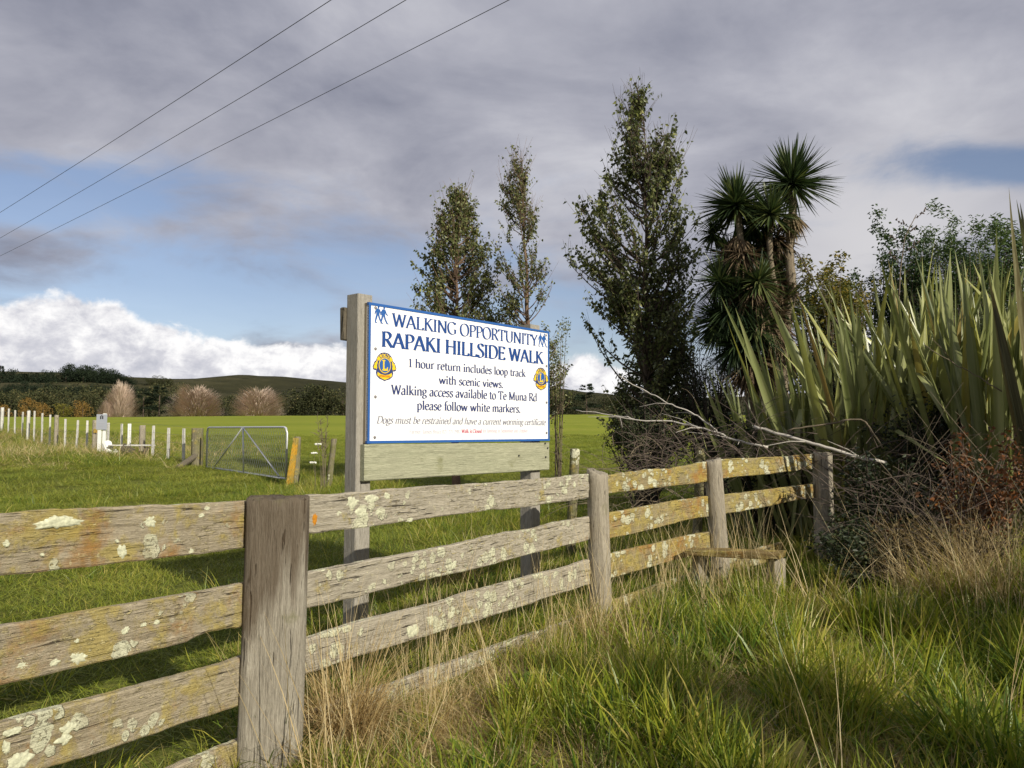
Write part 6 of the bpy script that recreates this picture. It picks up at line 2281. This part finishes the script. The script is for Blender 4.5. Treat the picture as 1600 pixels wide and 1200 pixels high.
def roughkeep(x, y):
    s = side(x, y)
    a = np.exp(-(s / 0.45) ** 2) * 0.9
    b = np.exp(-(((x + 0.2) / 1.6) ** 2 + ((y - 6.4) / 1.6) ** 2)) * 0.8         # round the sign posts
    c = 0.10 * (nz2(x * 0.6, y * 0.6, 3) > 0.62)
    d = 0.8 * np.exp(-(((x - 2.0) / 2.2) ** 2 + ((y - 10.0) / 2.5) ** 2))
    e = 0.7 * np.exp(-(((x + 3.4) / 1.3) ** 2 + ((y - 14.6) / 1.6) ** 2))
    return np.clip(a + b + c + d + e, 0, 1) * behind(x, y)


p = sample(9000, -9, 6, 1.2, 18, roughkeep)
scatter('rough_paddock_grass', '', rough, p, rng.uniform(0.8, 1.5, len(p)), M['grass_long'])
# straw-coloured bank under the far fence
p = sample(9000, -30, -8, 17, 42, lambda x, y: np.clip(np.exp(-(((x + 16) / 5.5) ** 2 + ((y - 24.0) / 4.5) ** 2)) * 1.1 + np.exp(-(((x + 22) / 5) ** 2 + ((y - 31) / 4) ** 2)), 0, 1))
scatter('dry_bank_grass', '', mat_t + rough[:2], p, rng.uniform(1.2, 2.4, len(p)), M['grass_short'])

# draped clumps of dead grass by the fence
def clump(label, x, y, z, n, L, spreadr, mtl, seed, lean=0.5, curve=1.1, tint=0.5, w=0.003):
    me = tuft_mesh('dry_clump', n, spreadr, L * 0.5, L, w * 0.7, w * 1.3, lean, curve, tint, 0.25, seed, seg=7)
    me.materials.append(mtl)
    o = bpy.data.objects.new('dry_grass_clump', me)
    place(o, None, Matrix.Translation((x, y, z)))
    setp(o, label, 'grass clump')
    return o


q = on_plane(545, 1000, P1, P2, -0.05)
clump('big straw-coloured clump of dead grass draped over the third rail right of the thick post', q.x, q.y - 0.02, gz1(q.x, q.y) + 0.02, 900, 0.62, 0.13, M['straw'], 301, 0.12, 1.15)
q = on_plane(620, 1110, P1, P2, -0.16)
clump('low mat of dead grass on the buried bottom rail', q.x, q.y - 0.05, gz1(q.x, q.y), 500, 0.32, 0.22, M['straw'], 302, 0.55, 1.0, 0.45)
q = on_plane(560, 1120, P1, P2, -0.25)
clump('dead grass clump at the foot of the thick squared post', q.x, q.y - 0.1, gz1(q.x, q.y), 500, 0.34, 0.22, M['straw'], 303, 0.4, 0.9, 0.4)
for k_, (px_c, py_c, yd_, lab) in enumerate(((700, 1075, 3.9, 'matted straw heap below the buried rail, midway between the two front posts'), (790, 1010, 4.6, 'matted straw heap left of the slim rounded post'), (1010, 960, 5.4, 'matted straw between the slim post and the stile'), (1290, 1120, 3.9, 'flattened straw patch toward the lower right corner'))):
    q = at(px_c, py_c, yd_)
    clump(lab, q.x, q.y, gz1(q.x, q.y), 520, 0.30, 0.26, M['straw'], 320 + k_, 0.85, 0.9, 0.5)
q = at(930, 985, 5.2)
clump('dry tussock at the foot of the slim rounded post', q.x, q.y, gz1(q.x, q.y), 420, 0.40, 0.16, M['straw'], 304, 0.4, 1.0, 0.5)
q = at(1160, 915, 5.95)
clump('pale dry tussock in front of the stile step', q.x, q.y, gz1(q.x, q.y), 420, 0.38, 0.20, M['straw'], 305, 0.35, 0.8, 0.5)
q = at(1470, 840, 5.6)
clump('tall dry tussock right of the shaded bank', q.x, q.y, gz1(q.x, q.y), 500, 0.75, 0.30, M['straw'], 306, 0.25, 0.6, 0.6)
q = at(1570, 850, 5.3)
clump('tall dry tussock at the right edge of the picture', q.x, q.y, gz1(q.x, q.y), 600, 0.85, 0.32, M['straw'], 307, 0.25, 0.6, 0.6)
q = at(700, 830, 6.9)
clump('brown dead grass heap in the paddock between the sign posts', q.x, q.y, gz1(q.x, q.y), 500, 0.35, 0.25, M['straw'], 308, 0.4, 0.9, 0.15)
q = at(1260, 905, 5.3)
clump('spray of long pale arching grass over the shaded verge', q.x + 0.1, q.y, gz1(q.x, q.y), 46, 1.05, 0.10, M['straw'], 309, 0.45, 0.75, 0.95, 0.0045)
# tall seed stalks along the fence
stalks = [tuft_mesh('seed_stalk_tuft', 7, 0.10, 0.55, 1.0, 0.0025, 0.004, 0.12, 0.22, 0.75, 0.2, 400 + i, seg=5) for i in range(6)]
p = sample(3200, -1.5, 6.5, 2.6, 8.3, lambda x, y: np.clip(np.exp(-((side(x, y) + 0.1) / 0.45) ** 2) * 0.36 + 0.10 * ((x > 2.2) & (y > 4.6)) + 0.015, 0, 1) * ((x > -0.75)) * bushmask(x, y))
scatter('dry_seed_stalks', '', stalks, p, rng.uniform(0.55, 1.05, len(p)), M['straw'])

# unseen bushes shading the verge; slender, mid-sized and spreading ones added for their shadow
px_ = [('leafy hedge bush outside the right edge, shading the verge', 5.8, 2.0, 1.3, 1.3, 1.3, 6000), ('tall hedge bush behind the viewer on the right', 4.6, -1.6, 2.4, 1.5, 2.4, 8000), ('slender unseen bush near the viewer, added to cast shade on the verge', 2.75, 1.75, 1.5, 0.5, 1.1, 6000), ('mid-sized unseen bush outside the right edge, added to shade the verge', 4.3, 2.9, 1.3, 0.8, 1.3, 8000), ('spreading unseen bush outside the frame, added to shade the bramble bank', 4.75, 4.0, 0.9, 1.0, 0.9, 4200), ('broad bush on the viewer\'s right', 3.6, -0.2, 1.6, 0.9, 1.4, 9000)]
for lab, x, y, z, r1, r2, n in px_:
    bush(lab, 'hedge_bush', (x, y, z), (r1, min(1.2, r1), r2 * 0.75), 120, n, 0.08, M['twig_dark'], M['leaf_dark'], lumps=14, clump=0.34)
